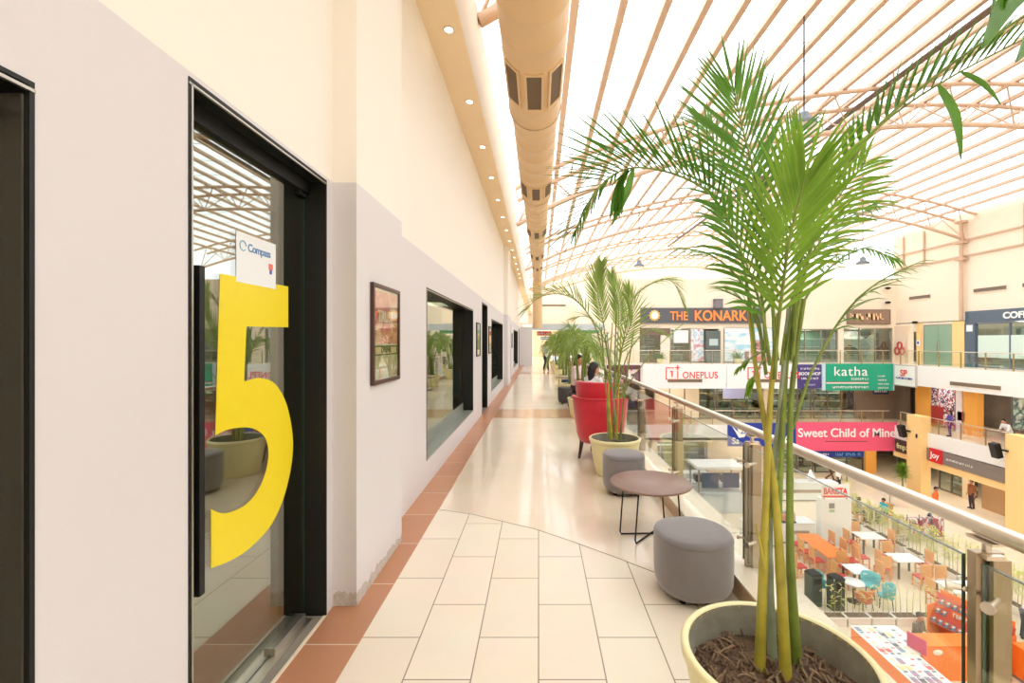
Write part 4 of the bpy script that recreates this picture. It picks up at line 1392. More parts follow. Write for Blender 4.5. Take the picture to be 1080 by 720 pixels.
t = sign('emblem_board', 'small white board with a red emblem at the corner of the slab edge', (24.72, 31.6, -1.36), -PI / 2, 1.75, 1.32, white_paint, mat('grey_rim', (190, 186, 180), 0.6), 0.07)
text('SP', red_ink, t, 0.6, (0.5, -0.02, 0.62), ext=0.004, off=0.015)
scribble(t, 0.15, 0.4, 1.45, 0.14, mat('blue_letters', (70, 80, 160), 0.5), 12)
t = sign('maroon_banner', 'maroon banner with pale figures at the left end of the far slab edge', (4.75, 31.72, -1.35), 0, 2.35, 1.3, mat('maroon_banner', (104, 60, 64), 0.5), None, 0.07)
obj('picture', MB().box(0.15, 1.0, -0.01, 0, 0.1, 0.8), abstract_mat('banner_figures', [(240, 236, 232), (120, 96, 110), (220, 200, 196), (90, 80, 96)], 3), t)
obj('picture', MB().box(1.5, 2.2, -0.01, 0, 0.2, 1.0), MATS['banner_figures'], t)

# lower banners
t = sign('pink_banner', 'bright pink banner with white playful lettering on the first floor edge', (17.95, 31.70, -6.02), 0, 7.05, 2.0, mat('pink_banner', (240, 92, 128), 0.5), None, 0.07)
text('Sweet Child of Mine', white_ink, t, 0.86, (0.1, -0.02, 0.98), ext=0.02, off=0.008, sx=0.96)
obj('underline', MB().box(2.0, 4.95, -0.015, 0, 0.64, 0.69), mat('rose_brown', (146, 70, 70), 0.5), t)
t = sign('blue_banner', 'royal blue banner with a white bird on the first floor edge', (13.2, 31.71, -5.7), 0, 4.7, 1.62, mat('blue_banner', (36, 62, 160), 0.5), None, 0.07)
w = MB()
w.add([(0.25, -0.02, 1.45), (0.55, -0.02, 1.15), (0.95, -0.02, 0.85), (1.3, -0.02, 0.95), (1.15, -0.02, 0.65), (0.75, -0.02, 0.6)], [(0, 1, 2, 5), (2, 3, 4, 5)])
w.add([(0.9, -0.02, 1.5), (1.0, -0.02, 1.05), (0.8, -0.02, 0.85), (0.62, -0.02, 1.25)], [(0, 3, 2, 1)])
w.add([(1.3, -0.02, 1.3), (1.1, -0.02, 0.95), (0.95, -0.02, 0.9)], [(0, 2, 1)])
obj('bird', w, white_ink, t)
text('Sa', white_ink, t, 0.6, (0.25, -0.02, 0.18), ext=0.004, off=0.01)
text('ws', white_ink, t, 0.75, (3.6, -0.02, 0.4), ext=0.004, off=0.01)
t = sign('blue_fascia', 'narrow blue strip sign under the pink banner', (18.6, 31.9, -6.5), 0, 4.2, 0.42, MATS['blue_banner'], None, 0.07)
scribble(t, 0.2, 0.12, 1.6, 0.16, white_ink, 31)
scribble(t, 2.2, 0.1, 1.8, 0.22, mat('sky_ink', (110, 180, 230), 0.5), 32)
t = sign('florist_sign', 'dark brown sign with pale green letters between pink banner and yellow pillar', (24.72, 31.55, -5.98), -PI / 2, 1.45, 0.85, mat('sign_dark', (74, 64, 56), 0.5), None, 0.07)
text('fmp', mat('pale_green_ink', (222, 236, 170), 0.5), t, 0.5, (0.15, -0.02, 0.26), ext=0.004, off=0.012)
scribble(t, 0.98, 0.44, 0.4, 0.1, white_ink, 33)
scribble(t, 0.98, 0.26, 0.4, 0.1, white_ink, 34)
t = sign('grey_shop_sign', 'long grey sign with a red square logo between the two yellow pillars', (24.72, 28.98, -5.92), -PI / 2, 5.2, 0.76, mat('sign_grey', (134, 122, 114), 0.5), None, 0.07)
lo = obj('logo_square', MB().box(0.25, 1.15, -0.05, 0, -0.02, 0.84), mat('logo_red', (214, 40, 46), 0.5), t)
text('Joy', white_ink, lo, 0.5, (0.33, -0.06, 0.26), ext=0.004, off=0.008)
scribble(t, 1.4, 0.32, 1.7, 0.13, white_ink, 35)
t = sign('coffee_sign', 'slate blue coffee shop sign at the right edge with white capitals', (26.9, 28.7, 2.74), -PI / 2, 7.0, 0.74, slate, None, 0.09)
text('COFFEE', white_ink, t, 0.5, (2.35, -0.02, 0.2), ext=0.01, off=0.018, sx=1.1)
t = sign('direction_sign', 'small dark blue hanging sign under the slab left of the poster', (24.4, 33.2, -2.25), 0, 1.15, 0.42, mat('navy_sign', (30, 40, 96), 0.5), None, 0.05)
scribble(t, 0.1, 0.14, 0.9, 0.14, white_ink, 36)
obj('hanger', MB().tube([(0.15, 0.02, 0.42), (0.15, 0.02, 1.05)], 0.015, 6), alu, t)
obj('hanger', MB().tube([(1.0, 0.02, 0.42), (1.0, 0.02, 1.05)], 0.015, 6), alu, t)
t = sign('red_sign', 'small red sign hanging inside the portal at the corridor end', (-0.1, 30.6, 2.0), 0, 0.95, 0.28, mat('red_sign', (214, 54, 66), 0.5), None, 0.05)
scribble(t, 0.06, 0.07, 0.82, 0.13, white_ink, 37)
obj('hanger', MB().tube([(0.1, 0.02, 0.28), (0.1, 0.02, 0.74)], 0.012, 6), alu, t)
obj('hanger', MB().tube([(0.85, 0.02, 0.28), (0.85, 0.02, 0.74)], 0.012, 6), alu, t)
t = sign('blue_line_sign', 'thin blue sign far beyond the portal at the corridor end', (0.2, 42.0, 1.75), 0, 1.7, 0.3, mat('steel_blue', (92, 124, 160), 0.5), None, 0.05)
scribble(t, 0.1, 0.09, 1.5, 0.12, white_ink, 38)
obj('hanger', MB().tube([(0.2, 0.02, 0.3), (0.2, 0.02, 1.0)], 0.012, 6), alu, t)
obj('hanger', MB().tube([(1.5, 0.02, 0.3), (1.5, 0.02, 1.0)], 0.012, 6), alu, t)
t = sign('green_sign', 'green sign panel behind the palms right of the portal', (1.9, 33.9, 2.2), 0, 2.6, 0.7, mat('green_sign', (92, 180, 140), 0.5), None, 0.05)
obj('frame', MB().box(0, 0.06, 0.06, 0.14, -2.2, 0).box(2.54, 2.6, 0.06, 0.14, -2.2, 0), alu, t)

# ---- shopfronts
interior_cols = abstract_mat('shop_goods', [(120, 110, 96), (196, 190, 176), (90, 120, 110), (214, 120, 90), (70, 66, 70), (160, 150, 120)], 2.6, 0.6, 'voronoi', (1, 1, 1.6))
interior_dark = abstract_mat('dim_shop_goods', [(110, 122, 120), (150, 166, 160), (80, 90, 92), (186, 190, 180), (120, 140, 146), (170, 150, 140)], 2.6, 0.6, 'voronoi', (1, 1, 1.4))


def shopfront(label, loc, rz, W, H, n, goods=interior_dark, frame=None, tint=far_glass, group='glazed shopfronts across the well', transom=None, depth=1.6):
    t = thing('shopfront', label, 'shopfront', loc, rz, group)
    frame = frame or MATS['aluminium']
    for i in range(n + 1):
        x = W * i / n
        obj('mullion', MB().box(x - 0.035, x + 0.035, -0.04, 0.06, 0, H), frame, t)
    for i in range(n):
        obj('pane', MB().box(W * i / n + 0.035, W * (i + 1) / n - 0.035, 0, 0.02, 0.06, H - 0.06), tint, t)
    w = MB().box(0, W, -0.04, 0.06, 0, 0.06).box(0, W, -0.04, 0.06, H - 0.06, H)
    if transom:
        w.box(0, W, -0.04, 0.06, transom - 0.03, transom + 0.03)
    obj('rail', w, frame, t)
    obj('display', MB().box(0.05, W - 0.05, depth, depth + 0.1, 0, H * 0.92), goods, t)
    w = MB()
    for z in (0.55, 1.15, 1.75):
        if z < H - 0.4:
            w.box(0.1, W - 0.1, depth - 0.4, depth, z, z + 0.04)
    obj('shelf', w, white_paint, t)
    return t


def wall_poster(label, loc, rz, W, H, m, extra=None):
    t = thing('wall_poster', label, 'poster', loc, rz, 'large posters on the shopfronts across the well')
    obj('print', MB().box(0, W, 0, 0.03, 0, H), m, t)
    w = MB().box(-0.03, W + 0.03, -0.01, 0.03, -0.03, 0).box(-0.03, W + 0.03, -0.01, 0.03, H, H + 0.03).box(-0.03, 0, -0.01, 0.03, 0, H).box(W, W + 0.03, -0.01, 0.03, 0, H)
    obj('frame', w, alu, t)
    return t


Y2 = 34.42
shopfront('grey-green shopfront at the left end of the upper far gallery', (7.65, Y2, 0.02), 0, 1.5, 2.6, 1, interior_dark, mat('brown_frame', (122, 100, 88), 0.5))
storeybox(9.2, 9.9, Y2 - 0.12, Y2 + .1, 0, 2.6, mat('cream_column', (244, 228, 214), 0.6))
storeybox(7.65, 9.9, Y2 - 0.16, Y2 - .12, 2.1, 2.6, MATS['brown_frame'])
shopfront('dark shopfront with a pale blind left of the blue and white poster', (9.95, Y2, 0.02), 0, 1.5, 2.6, 1, interior_dark)
wall_poster('white notice panel inside the dark shopfront', (10.2, Y2 - 0.08, 1.5), 0, 1.1, 0.95, mat('panel_white', (226, 236, 240), 0.5))
t = wall_poster('narrow pale blue and white figure poster', (11.5, Y2 - 0.08, 0.1), 0, 0.95, 2.45, abstract_mat('sports_print', [(226, 238, 246), (160, 196, 220), (240, 240, 244), (206, 150, 160)], 2.2, 0.5, 'noise'))
t = thing('atm_booth', 'tall dark grey booth between the two posters', 'booth', (12.55, 34.0, 0.0))
obj('body', MB().box(0, 1.05, 0, 0.4, 0, 2.4), mat('booth_grey', (96, 106, 104), 0.5), t, 0.02)
obj('screen', MB().box(0.2, 0.85, -0.02, 0, 1.3, 1.8), mat('booth_screen', (190, 206, 206), 0.3), t)
obj('shelf', MB().box(0.15, 0.9, -0.15, 0, 1.0, 1.08), charcoal, t)
t = wall_poster('wide pale blue poster with brown towers on the far gallery', (14.0, 34.25, 0.1), 0, 3.6, 2.5, abstract_mat('sky_print', [(150, 206, 232), (220, 236, 244), (236, 240, 244), (170, 216, 236)], 0.9, 0.5, 'noise', (0.6, 1, 2.5)))
w = MB()
for k, (x, h, wd) in enumerate([(1.95, 1.1, 0.35), (2.3, 1.45, 0.4), (2.72, 1.2, 0.35), (3.1, 0.9, 0.3), (1.5, 0.6, 0.35)]):
    w.box(x, x + wd, -0.015, 0, 0.15, 0.15 + h)
obj('tower_picture', w, abstract_mat('tower_print', [(168, 120, 116), (120, 90, 100), (196, 150, 140)], 6), t)
obj('caption', MB().box(2.1, 3.5, -0.02, 0, 0.02, 0.35), mat('brick_print', (196, 110, 96), 0.5), t)
wall_x = [(18.95, 20.3, 'greenish'), (20.5, 22.55, 'pale green')]
shopfront('glazed shopfront with pale green film right of the palm stems', (18.95, Y2, 0.02), 0, 3.6, 2.5, 3, mat('mint_interior', (150, 190, 176), 0.7))
shopfront('bright white shop interior under the brown sign', (23.05, Y2, 0.02), 0, 3.6, 2.6, 3, abstract_mat('bright_goods', [(226, 222, 226), (180, 180, 190), (236, 236, 236), (120, 100, 96), (206, 200, 210)], 1.0))
for (x, wd, m, lab, hh) in [(8.9, 0.7, 'green', 'low green shrub in front of the left shopfront on the far gallery', 0.7), (14.6, 0.9, 'g', 'low green shrub before the wide blue poster', 0.9)]:
    t = thing('potted_shrub', lab, 'potted plant', (x, 33.3, 0.0))
    obj('pot', MB().lathe([(0.16, 0), (0.2, 0.05), (0.24, 0.35), (0.22, 0.36)], 16), pot_cream, t)
    w = MB()
    rnd = random.Random(int(x * 10))
    for _ in range(90):
        a, e = rnd.uniform(0, 2 * PI), rnd.uniform(0.1, 1.4)
        d = Vector((math.cos(a) * math.cos(e), math.sin(a) * math.cos(e), math.sin(e)))
        blade(w, (d.x * 0.1, d.y * 0.1, 0.34), d, Vector((0, 0.2, 1)), rnd.uniform(0.3, hh), 0.06, 0.3, 3)
    obj('foliage', w, leaf_mid, t)
# poster with red figures in the corner niche, restroom-like
t = thing('wall_emblem', 'red and white painted emblem in the corner niche by the green door', 'emblem', (26.68, 33.9, 0.55), -PI / 2)
w = MB()
for (cx, cz) in ((0.0, 0.35), (0.5, 0.35), (0.25, 0.75)):
    w.tube([(cx + 0.2 * math.cos(a * PI / 8), 0.0, cz + 0.25 * math.sin(a * PI / 8)) for a in range(17)], 0.055, 6)
obj('figure', w, mat('brick_red', (190, 76, 62), 0.5), t)
obj('backing', MB().box(-0.25, 0.75, 0.06, 0.08, 0, 1.25), mat('peach_pale', (238, 214, 196), 0.6), t)
t = thing('glass_door', 'tall green glass double door in the yellow surround on the right gallery', 'door', (26.95, 31.85, 0.0), -PI / 2)
for k in range(2):
    d = obj('door_leaf', MB().box(0.05 + 1.12 * k, 1.14 + 1.12 * k, 0, 0.02, 0.02, 2.7), mat('green_door_glass', (146, 176, 154), 0.15, coat=0.5), t)
    obj('handle', MB().tube([(1.05 + 0.2 * k, -0.05, 0.8), (1.05 + 0.2 * k, -0.05, 1.6)], 0.02, 8), steel, d)
obj('frame', MB().box(0, 0.05, -0.02, 0.05, 0, 2.75).box(2.26, 2.31, -0.02, 0.05, 0, 2.75).box(0.05, 2.26, -0.02, 0.05, 2.7, 2.75), alu, t)
t = thing('notice', 'small pale blue notice on the yellow pier left of the green door', 'notice', (26.85, 32.35, 1.3), -PI / 2)
obj('sheet', MB().box(0, 0.3, 0, 0.02, 0, 0.4), paper_white, t)
obj('emblem', MB().box(0.08, 0.22, -0.01, 0, 0.12, 0.3), MATS['blue_letters'], t)
t = shopfront('coffee shop front with frosted band behind the right railing', (26.95, 28.0, 0.02), -PI / 2, 8.0, 2.7, 4, mat('coffee_interior', (110, 120, 112), 0.7), slate)
obj('frosted_band', MB().box(0.1, 7.9, -0.012, -0.002, 0.62, 1.95), mat('frosted_film', (214, 232, 222), 0.5), t)
storeybox(26.85, 27.0, 28.0, 28.7, 0.0, 2.74, slate)
t = thing('notice', 'white square notice on the slate pier of the coffee shop', 'notice', (26.83, 28.55, 2.2), -PI / 2)
obj('sheet', MB().box(0, 0.4, 0, 0.02, 0, 0.45), paper_white, t)
obj('border', MB().box(0, 0.4, -0.005, 0, 0, 0.03).box(0, 0.4, -0.005, 0, 0.42, 0.45), alu, t)

# first floor
for (x, W_, n_, lab, go) in [(9.9, 3.4, 3, 'dark glazed shop under the left phone banner', interior_dark), (13.5, 3.4, 3, 'glazed shop with a pale ad under the right phone banner', interior_dark),
                             (17.5, 3.1, 3, 'dark glazed shop under the purple banner', interior_dark), (20.8, 3.1, 3, 'brown-framed glazed shop under the teal banner', interior_dark)]:
    shopfront(lab, (x, Y2, L1 + 0.02), 0, W_, 2.9, n_, go, brown_panel)
wall_poster('lilac glowing ad in the first floor shop window behind the palm stems', (13.9, Y2 - 0.1, L1 + 1.55), 0, 1.9, 0.95, mat('lilac_ad', (186, 190, 240), 0.4))
t = wall_poster('poster wall of small red and blue pictures on the first floor right gallery', (26.86, 31.1, L1 + 0.3), -PI / 2, 1.75, 2.55, abstract_mat('poster_wall', [(70, 76, 130), (196, 60, 70), (222, 220, 226), (120, 60, 90), (60, 60, 90), (190, 170, 180), (236, 236, 240)], 13.0))
obj('panel', MB().box(0.0, 0.9, -0.02, 0, 0.0, 1.2), mat('deep_red', (170, 52, 50), 0.5), t)
t = wall_poster('small dark red poster low on the pale wall of the first floor gallery', (26.86, 29.15, L1 + 0.85), -PI / 2, 0.4, 0.5, mat('wine', (140, 48, 60), 0.5))
storeybox(26.86, 27.0, 28.9, 29.3, L1, -1.3, mat('lilac_wall', (226, 218, 222), 0.6))
t = shopfront('dark shop with green posters at the right of the first floor', (26.95, 25.9, L1 + 0.02), -PI / 2, 5.5, 2.9, 4, interior_dark, charcoal)
t = wall_poster('pair of teal patterned posters in the dark first floor shop', (26.86, 25.75, L1 + 0.95), -PI / 2, 1.4, 1.7, abstract_mat('teal_print', [(60, 110, 100), (180, 206, 190), (40, 70, 76), (210, 220, 206)], 1.6, 0.5, 'noise'))
# ground floor shops
shopfront('ground floor shop with dark frames under the pink banner', (20.9, 34.4, L0 + 0.02), 0, 3.6, 2.8, 3, interior_dark, charcoal)
shopfront('ground floor shop below the blue banner seen through the stems', (17.1, 34.4, L0 + 0.02), 0, 3.6, 2.8, 3, interior_dark, brown_panel)
shopfront('pale glazed ground floor shop left of the stems', (9.2, 34.4, L0 + 0.02), 0, 3.4, 2.6, 2, mat('blue_interior', (120, 140, 160), 0.6), bluegrey)
shopfront('florist window full of shelves left of the yellow pillar', (26.95, 34.2, L0 + 0.02), -PI / 2, 1.9, 2.9, 2, interior_cols, alu, transom=1.5, depth=0.8)
shopfront('display window full of goods right of the yellow pillar', (26.95, 30.6, L0 + 0.02), -PI / 2, 1.8, 2.9, 2, interior_cols, brown_panel, depth=0.8)
shopfront('dark display window beside the far right yellow pillar', (26.35, 25.6, L0 + 0.02), -PI / 2, 2.6, 2.8, 2, interior_cols, brown_panel, depth=0.4)

# fill panels added under the gallery ceilings to keep the shaded storeys bright
for i, (x, yv, z) in enumerate([(10, 33.2, -1.3), (14, 33.2, -1.3), (19, 33.2, -1.3), (23, 33.2, -1.3), (26, 30, -1.3), (26, 26.5, -1.3), (26, 23, -1.3), (26, 19, -1.3),
                                (10, 33.2, L1 - 1.2), (15, 33.2, L1 - 1.2), (20, 33.2, L1 - 1.2), (24, 33.2, L1 - 1.2), (26, 30, L1 - 1.2), (26, 27, L1 - 1.2), (26, 24, L1 - 1.2),
                                (10, 35.3, -1.3), (15, 35.3, -1.3), (19, 35.3, -1.3), (23, 35.3, -1.3), (27.9, 30, -1.3), (27.9, 25, -1.3), (10, 35.3, L1 - 1.2), (18, 35.3, L1 - 1.2), (23, 35.3, L1 - 1.2), (27.4, 31, L1 - 1.2), (27.6, 27.8, L1 - 1.2), (27.4, 33.5, L1 - 1.2), (10.5, 35.3, 2.6), (20.5, 35.3, 2.5), (24.6, 35.3, 2.6), (27.9, 26, 2.8)]):
    g = sgroup('ceiling_fill_light', (x, yv, z - 0.001))
    obj('diffuser', MB().box(-0.55, 0.55, -0.28, 0.28, -0.03, -0.01), gallery_fill, g)
    obj('frame', MB().box(-0.6, -0.55, -0.33, 0.33, -0.04, 0).box(0.55, 0.6, -0.33, 0.33, -0.04, 0).box(-0.55, 0.55, -0.33, -0.28, -0.04, 0).box(-0.55, 0.55, 0.28, 0.33, -0.04, 0), white_paint, g)


for (yv, e) in ((3.0, 0), (6.5, 1), (10.5, 1), (14.5, 1), (24.5, 1)):  # panels added to brighten the rooms seen through the left wall glass
    g = sgroup('ceiling_fill_light', (-3.2, yv, 2.795))
    obj('diffuser', MB().box(-0.28, 0.28, -0.55, 0.55, -0.03, -0.01), mat('room_fill_panel', (255, 246, 228), 0.5, emit=2.2), g)
    obj('frame', MB().box(-0.31, -0.28, -0.58, 0.58, -0.04, 0).box(0.28, 0.31, -0.58, 0.58, -0.04, 0), white_paint, g)
t = thing('reflection_sofa', 'turquoise two-seat sofa standing in for a reflection in the first window', 'reflection_sofa', (-2.65, 12.6, 0.0), 0.0)  # added in place of the turquoise reflection in the window glass
tq = mat('turquoise_fabric', (52, 158, 190), 0.7)
obj('seat', MB().box(-0.75, 0.75, -0.4, 0.3, 0.16, 0.42), tq, t, 0.03)
obj('backrest', MB().box(-0.75, 0.75, 0.3, 0.45, 0.16, 0.8), tq, t, 0.03)
for k in (-1, 1):
    obj('armrest', MB().box(0.75 * k - 0.08, 0.75 * k + 0.08, -0.4, 0.45, 0.12, 0.6), tq, t, 0.03)
    obj('leg', MB().box(0.7 * k - 0.03, 0.7 * k + 0.03, -0.38, -0.32, 0, 0.16), dark_metal, t)
    obj('leg', MB().box(0.7 * k - 0.03, 0.7 * k + 0.03, 0.36, 0.42, 0, 0.16), dark_metal, t)
t = thing('low_bench', 'long white bench inside the shop behind the first window', 'bench', (-2.5, 9.2, 0.0), 0.0)
obj('seat', MB().box(-0.3, 0.3, -1.6, 1.6, 0.34, 0.42), white_paint, t, 0.02)
for k in (-1, 1):
    obj('leg', MB().box(-0.26, 0.26, 1.5 * k - 0.04, 1.5 * k + 0.04, 0, 0.34), white_paint, t)

# ---- railings of the galleries across the well
def balustrade(label, loc, rz, length, step=1.5, h=0.95):
    t = thing('glass_railing', label, 'railing', loc, rz, 'glass railings across the well')
    obj('handrail', MB().tube([(0, 0, h), (length, 0, h)], 0.03, 8), steel, t)
    k = int(length / step)
    for i in range(k + 1):
        x = min(length - 0.05, 0.05 + i * step)
        obj('post', MB().box(x - 0.025, x + 0.025, -0.03, 0.03, 0, h), mat('brass_post', (186, 160, 112), 0.35, metal=0.6), t)
        if i < k:
            obj('glass_panel', MB().box(x + 0.08, x + step - 0.08, -0.012, 0.0, 0.08, h - 0.1), rail_glass, t)
    return t


balustrade('glass railing of the far gallery at our own level above the banners', (1.7, 32.05, 0.02), 0, 23.0)
balustrade('glass railing of the right gallery at our own level', (25.1, 31.6, 0.02), -PI / 2, 26.0)
balustrade('glass railing of the far first floor gallery above the pink banner', (1.7, 32.05, L1 + 0.02), 0, 23.0)
balustrade('glass railing of the right first floor gallery', (25.1, 31.6, L1 + 0.02), -PI / 2, 26.0)

# loudspeakers on the yellow pillars
for (yv, xx, zz, lab) in [(29.5, 24.33, -4.2, 'black wall loudspeaker on the yellow pillar beside the pink banner'), (23.3, 24.33, -4.0, 'black wall loudspeaker on the yellow pillar at the right edge')]:
    t = thing('wall_speaker', lab, 'loudspeaker', (xx, yv + 0.75, zz), -PI / 2)
    w = MB()
    w.M = Matrix.Rotation(0.25, 4, 'X')
    w.box(-0.2, 0.2, -0.35, -0.05, -0.5, 0.3)
    obj('cabinet', w, dark_metal, t, 0.03)
    w = MB()
    w.M = Matrix.Rotation(0.25, 4, 'X')
    w.box(-0.17, 0.17, -0.365, -0.35, -0.46, 0.26)
    obj('grille', w, mat('speaker_grille', (56, 50, 50), 0.8), t)
    obj('bracket', MB().box(-0.04, 0.5, -0.08, 0.0, -0.12, -0.04), dark_metal, t)
for yv in (29.3, 22.7):
    t = thing('wall_hook', 'tiny dark hook on the yellow pillar %s' % ('beside the grey sign' if yv > 25 else 'at the right edge'), 'hook', (24.34, yv, -4.45), -PI / 2)
    obj('plate', MB().box(-0.06, 0.06, -0.02, 0, -0.15, 0.1), dark_metal, t)
    obj('arm', MB().tube([(0, -0.02, 0), (0.08, -0.12, 0.02)], 0.02, 6), dark_metal, t)


# ================================================================ PEOPLE
skin = mat('skin', (196, 144, 112), 0.6)
hairm = mat('black_hair', (34, 28, 28), 0.6)


def capsule_chain(w, pts, rs, n=10, flat=1.0):
    """limb as one tapering surface with rounded ends"""
    pts = [Vector(p) for p in pts]
    d0 = (pts[0] - pts[1]).normalized()
    d1 = (pts[-1] - pts[-2]).normalized()
    P_ = [pts[0] + d0 * rs[0] * 0.9, pts[0] + d0 * rs[0] * 0.55] + pts + [pts[-1] + d1 * rs[-1] * 0.55, pts[-1] + d1 * rs[-1] * 0.9]
    R_ = [rs[0] * 0.3, rs[0] * 0.8] + list(rs) + [rs[-1] * 0.8, rs[-1] * 0.3]
    w.tube(P_, R_, n)


def union(o, voxel):
    r = o.modifiers.new('join', 'REMESH')
    r.mode = 'VOXEL'
    r.voxel_size = voxel
    r.use_smooth_shade = True
    s = o.modifiers.new('soft', 'SMOOTH')
    s.factor = 0.6
    s.iterations = 3
    return o


def person(label, loc, rz, pose='stand', top=(230, 230, 230), legs=(50, 54, 70), H=1.7, long_hair=False, seat=0.46, group=None, voxel=0.012):
    t = thing('person', label, 'person', loc, rz, group)
    k = H / 1.75
    V = lambda x, y, z: Vector((x * k, y * k, z * k))
    sit = pose == 'sit'
    hipz = (seat / k + 0.10) if sit else 0.93
    lean = {'stand': 0.0, 'walk': 0.03, 'sit': 0.06, 'lean': 0.32}[pose]
    pel = V(0, 0.0, hipz)
    chest = V(0, -lean * 0.7, hipz + 0.36)
    neck = V(0, -lean * 1.1, hipz + 0.54)
    headc = V(0, -lean * 1.35 - 0.02, hipz + 0.69)
    J = {}
    for s in (-1, 1):
        J['sh', s] = V(0.18 * s, -lean * 1.0, hipz + 0.49)
        if pose == 'stand':
            J['el', s], J['wr', s] = V(0.23 * s, 0.02, hipz + 0.20), V(0.24 * s, -0.05, hipz - 0.05)
        elif pose == 'walk':
            J['el', s], J['wr', s] = V(0.23 * s, 0.08 * s, hipz + 0.21), V(0.22 * s, 0.14 * s - 0.08, hipz - 0.02)
        elif pose == 'sit':
            J['el', s], J['wr', s] = V(0.22 * s, -0.10, hipz + 0.22), V(0.12 * s, -0.36, hipz + 0.20)
        else:
            J['el', s], J['wr', s] = V(0.24 * s, -0.40, hipz + 0.16), V(0.08 * s, -0.56, hipz + 0.17)
        hx = 0.09 * s
        J['hip', s] = V(hx, 0, hipz - 0.03)
        if sit:
            J['kn', s], J['an', s] = V(0.11 * s, -0.44, hipz - 0.02), V(0.11 * s, -0.42, 0.09)
        elif pose == 'walk':
            J['kn', s], J['an', s] = V(hx, -0.10 - 0.10 * s * -1, 0.50), V(hx, -0.22 * s + 0.04, 0.09)
        else:
            J['kn', s], J['an', s] = V(hx * 1.05, -0.02, 0.50), V(hx * 1.1, 0.02, 0.09)
    # body: one closed surface
    w = MB()
    capsule_chain(w, [neck - V(0, 0, 0.06), neck + V(0, 0, 0.03), headc - V(0, 0, 0.06)], [0.055 * k, 0.052 * k, 0.05 * k])
    w.ball(headc, 0.105 * k, 14, 0, (0.78, 0.92, 1.15))
    w.ball(headc + V(0, -0.035, -0.075), 0.052 * k, 10)
    w.tube([headc + V(0, -0.088, 0.02), headc + V(0, -0.112, -0.022), headc + V(0, -0.088, -0.03)], [0.010 * k, 0.015 * k, 0.008 * k], 8)
    for s in (-1, 1):
        w.ball(headc + V(0.082 * s, 0.01, -0.01), 0.026 * k, 8, 0, (0.45, 0.8, 1.2))
    capsule_chain(w, [pel, V(0, -lean * .4, hipz + 0.18), chest, neck - V(0, 0, 0.08)], [0.12 * k, 0.11 * k, 0.12 * k, 0.08 * k])
    for s in (-1, 1):
        capsule_chain(w, [J['sh', s], J['el', s], J['wr', s]], [0.052 * k, 0.04 * k, 0.028 * k])
        capsule_chain(w, [J['hip', s], J['kn', s], J['an', s], J['an', s] - V(0, -0.0, 0.03)], [0.085 * k, 0.056 * k, 0.038 * k, 0.036 * k])
        d = (J['wr', s] - J['el', s]).normalized()
        pc = J['wr', s] + d * 0.045 * k
        sd = Vector((0, 1, 0)) if abs(d.y) < 0.7 else Vector((1, 0, 0))
        sd = (sd - d * sd.dot(d)).normalized()
        for q in (-1, 0, 1):
            capsule_chain(w, [J['wr', s], pc + sd * 0.022 * q * k + d * 0.03 * k], [0.022 * k, 0.017 * k], 8)
        nrm = d.cross(sd)
        for q, ln in enumerate((0.062, 0.072, 0.067, 0.052)):
            b0 = pc + d * 0.035 * k + sd * (q - 1.5) * 0.017 * k
            capsule_chain(w, [b0, b0 + d * ln * 0.5 * k + nrm * 0.004 * s, b0 + d * ln * 0.9 * k + nrm * 0.016 * s * k], [0.010 * k, 0.009 * k, 0.007 * k], 6)
        b0 = J['wr', s] + d * 0.02 * k - sd * 0.02 * k
        capsule_chain(w, [b0, b0 - sd * 0.03 * k + d * 0.02 * k, b0 - sd * 0.035 * k + d * 0.05 * k], [0.012 * k, 0.011 * k, 0.008 * k], 6)
    union(obj('body', w, skin, t), voxel)
    # clothes follow the body and stop at neck, cuffs and hem
    w = MB()
    capsule_chain(w, [V(0, -lean * .1, hipz - 0.04), V(0, -lean * .4, hipz + 0.18), chest, neck - V(0, 0, 0.07)], [0.145 * k, 0.135 * k, 0.15 * k, 0.085 * k], 14)
    for s in (-1, 1):
        capsule_chain(w, [V(0.07 * s, -lean * .2, hipz + 0.03), V(0.075 * s, -lean * .8, hipz + 0.40)], [0.105 * k, 0.11 * k], 12)
        capsule_chain(w, [J['sh', s] - V(0.05 * s, 0, 0.01), J['sh', s], J['el', s], J['el', s].lerp(J['wr', s], 0.25)], [0.07 * k, 0.068 * k, 0.052 * k, 0.048 * k], 12)
    union(obj('shirt', w, mat('cloth_%d_%d_%d' % top, top, 0.85), t), 0.016)
    w = MB()
    for s in (-1, 1):
        capsule_chain(w, [J['hip', s] + V(0, 0, 0.05), J['hip', s], J['kn', s], J['an', s] + V(0, 0, 0.02)], [0.10 * k, 0.105 * k, 0.07 * k, 0.058 * k], 12)
    capsule_chain(w, [V(-0.06, 0, hipz), V(0.06, 0, hipz)], [0.12 * k, 0.12 * k], 12)
    union(obj('trousers', w, mat('cloth_%d_%d_%d' % legs, legs, 0.85), t), 0.016)
    for s in (-1, 1):
        w = MB()
        a = J['an', s]
        capsule_chain(w, [Vector((a.x, a.y + 0.03 * k, 0.045 * k)), Vector((a.x, a.y - 0.06 * k, 0.042 * k)), Vector((a.x, a.y - 0.17 * k, 0.032 * k))], [0.042 * k, 0.042 * k, 0.030 * k], 10)
        obj('shoe', w, dark_metal, t)
    w = MB()
    w.ball(headc + V(0, 0.022, 0.03), 0.108 * k, 14, 0, (0.86, 0.92, 1.05))
    w.ball(headc + V(0, -0.03, 0.075), 0.07 * k, 12, 0, (1.0, 1.0, 0.6))
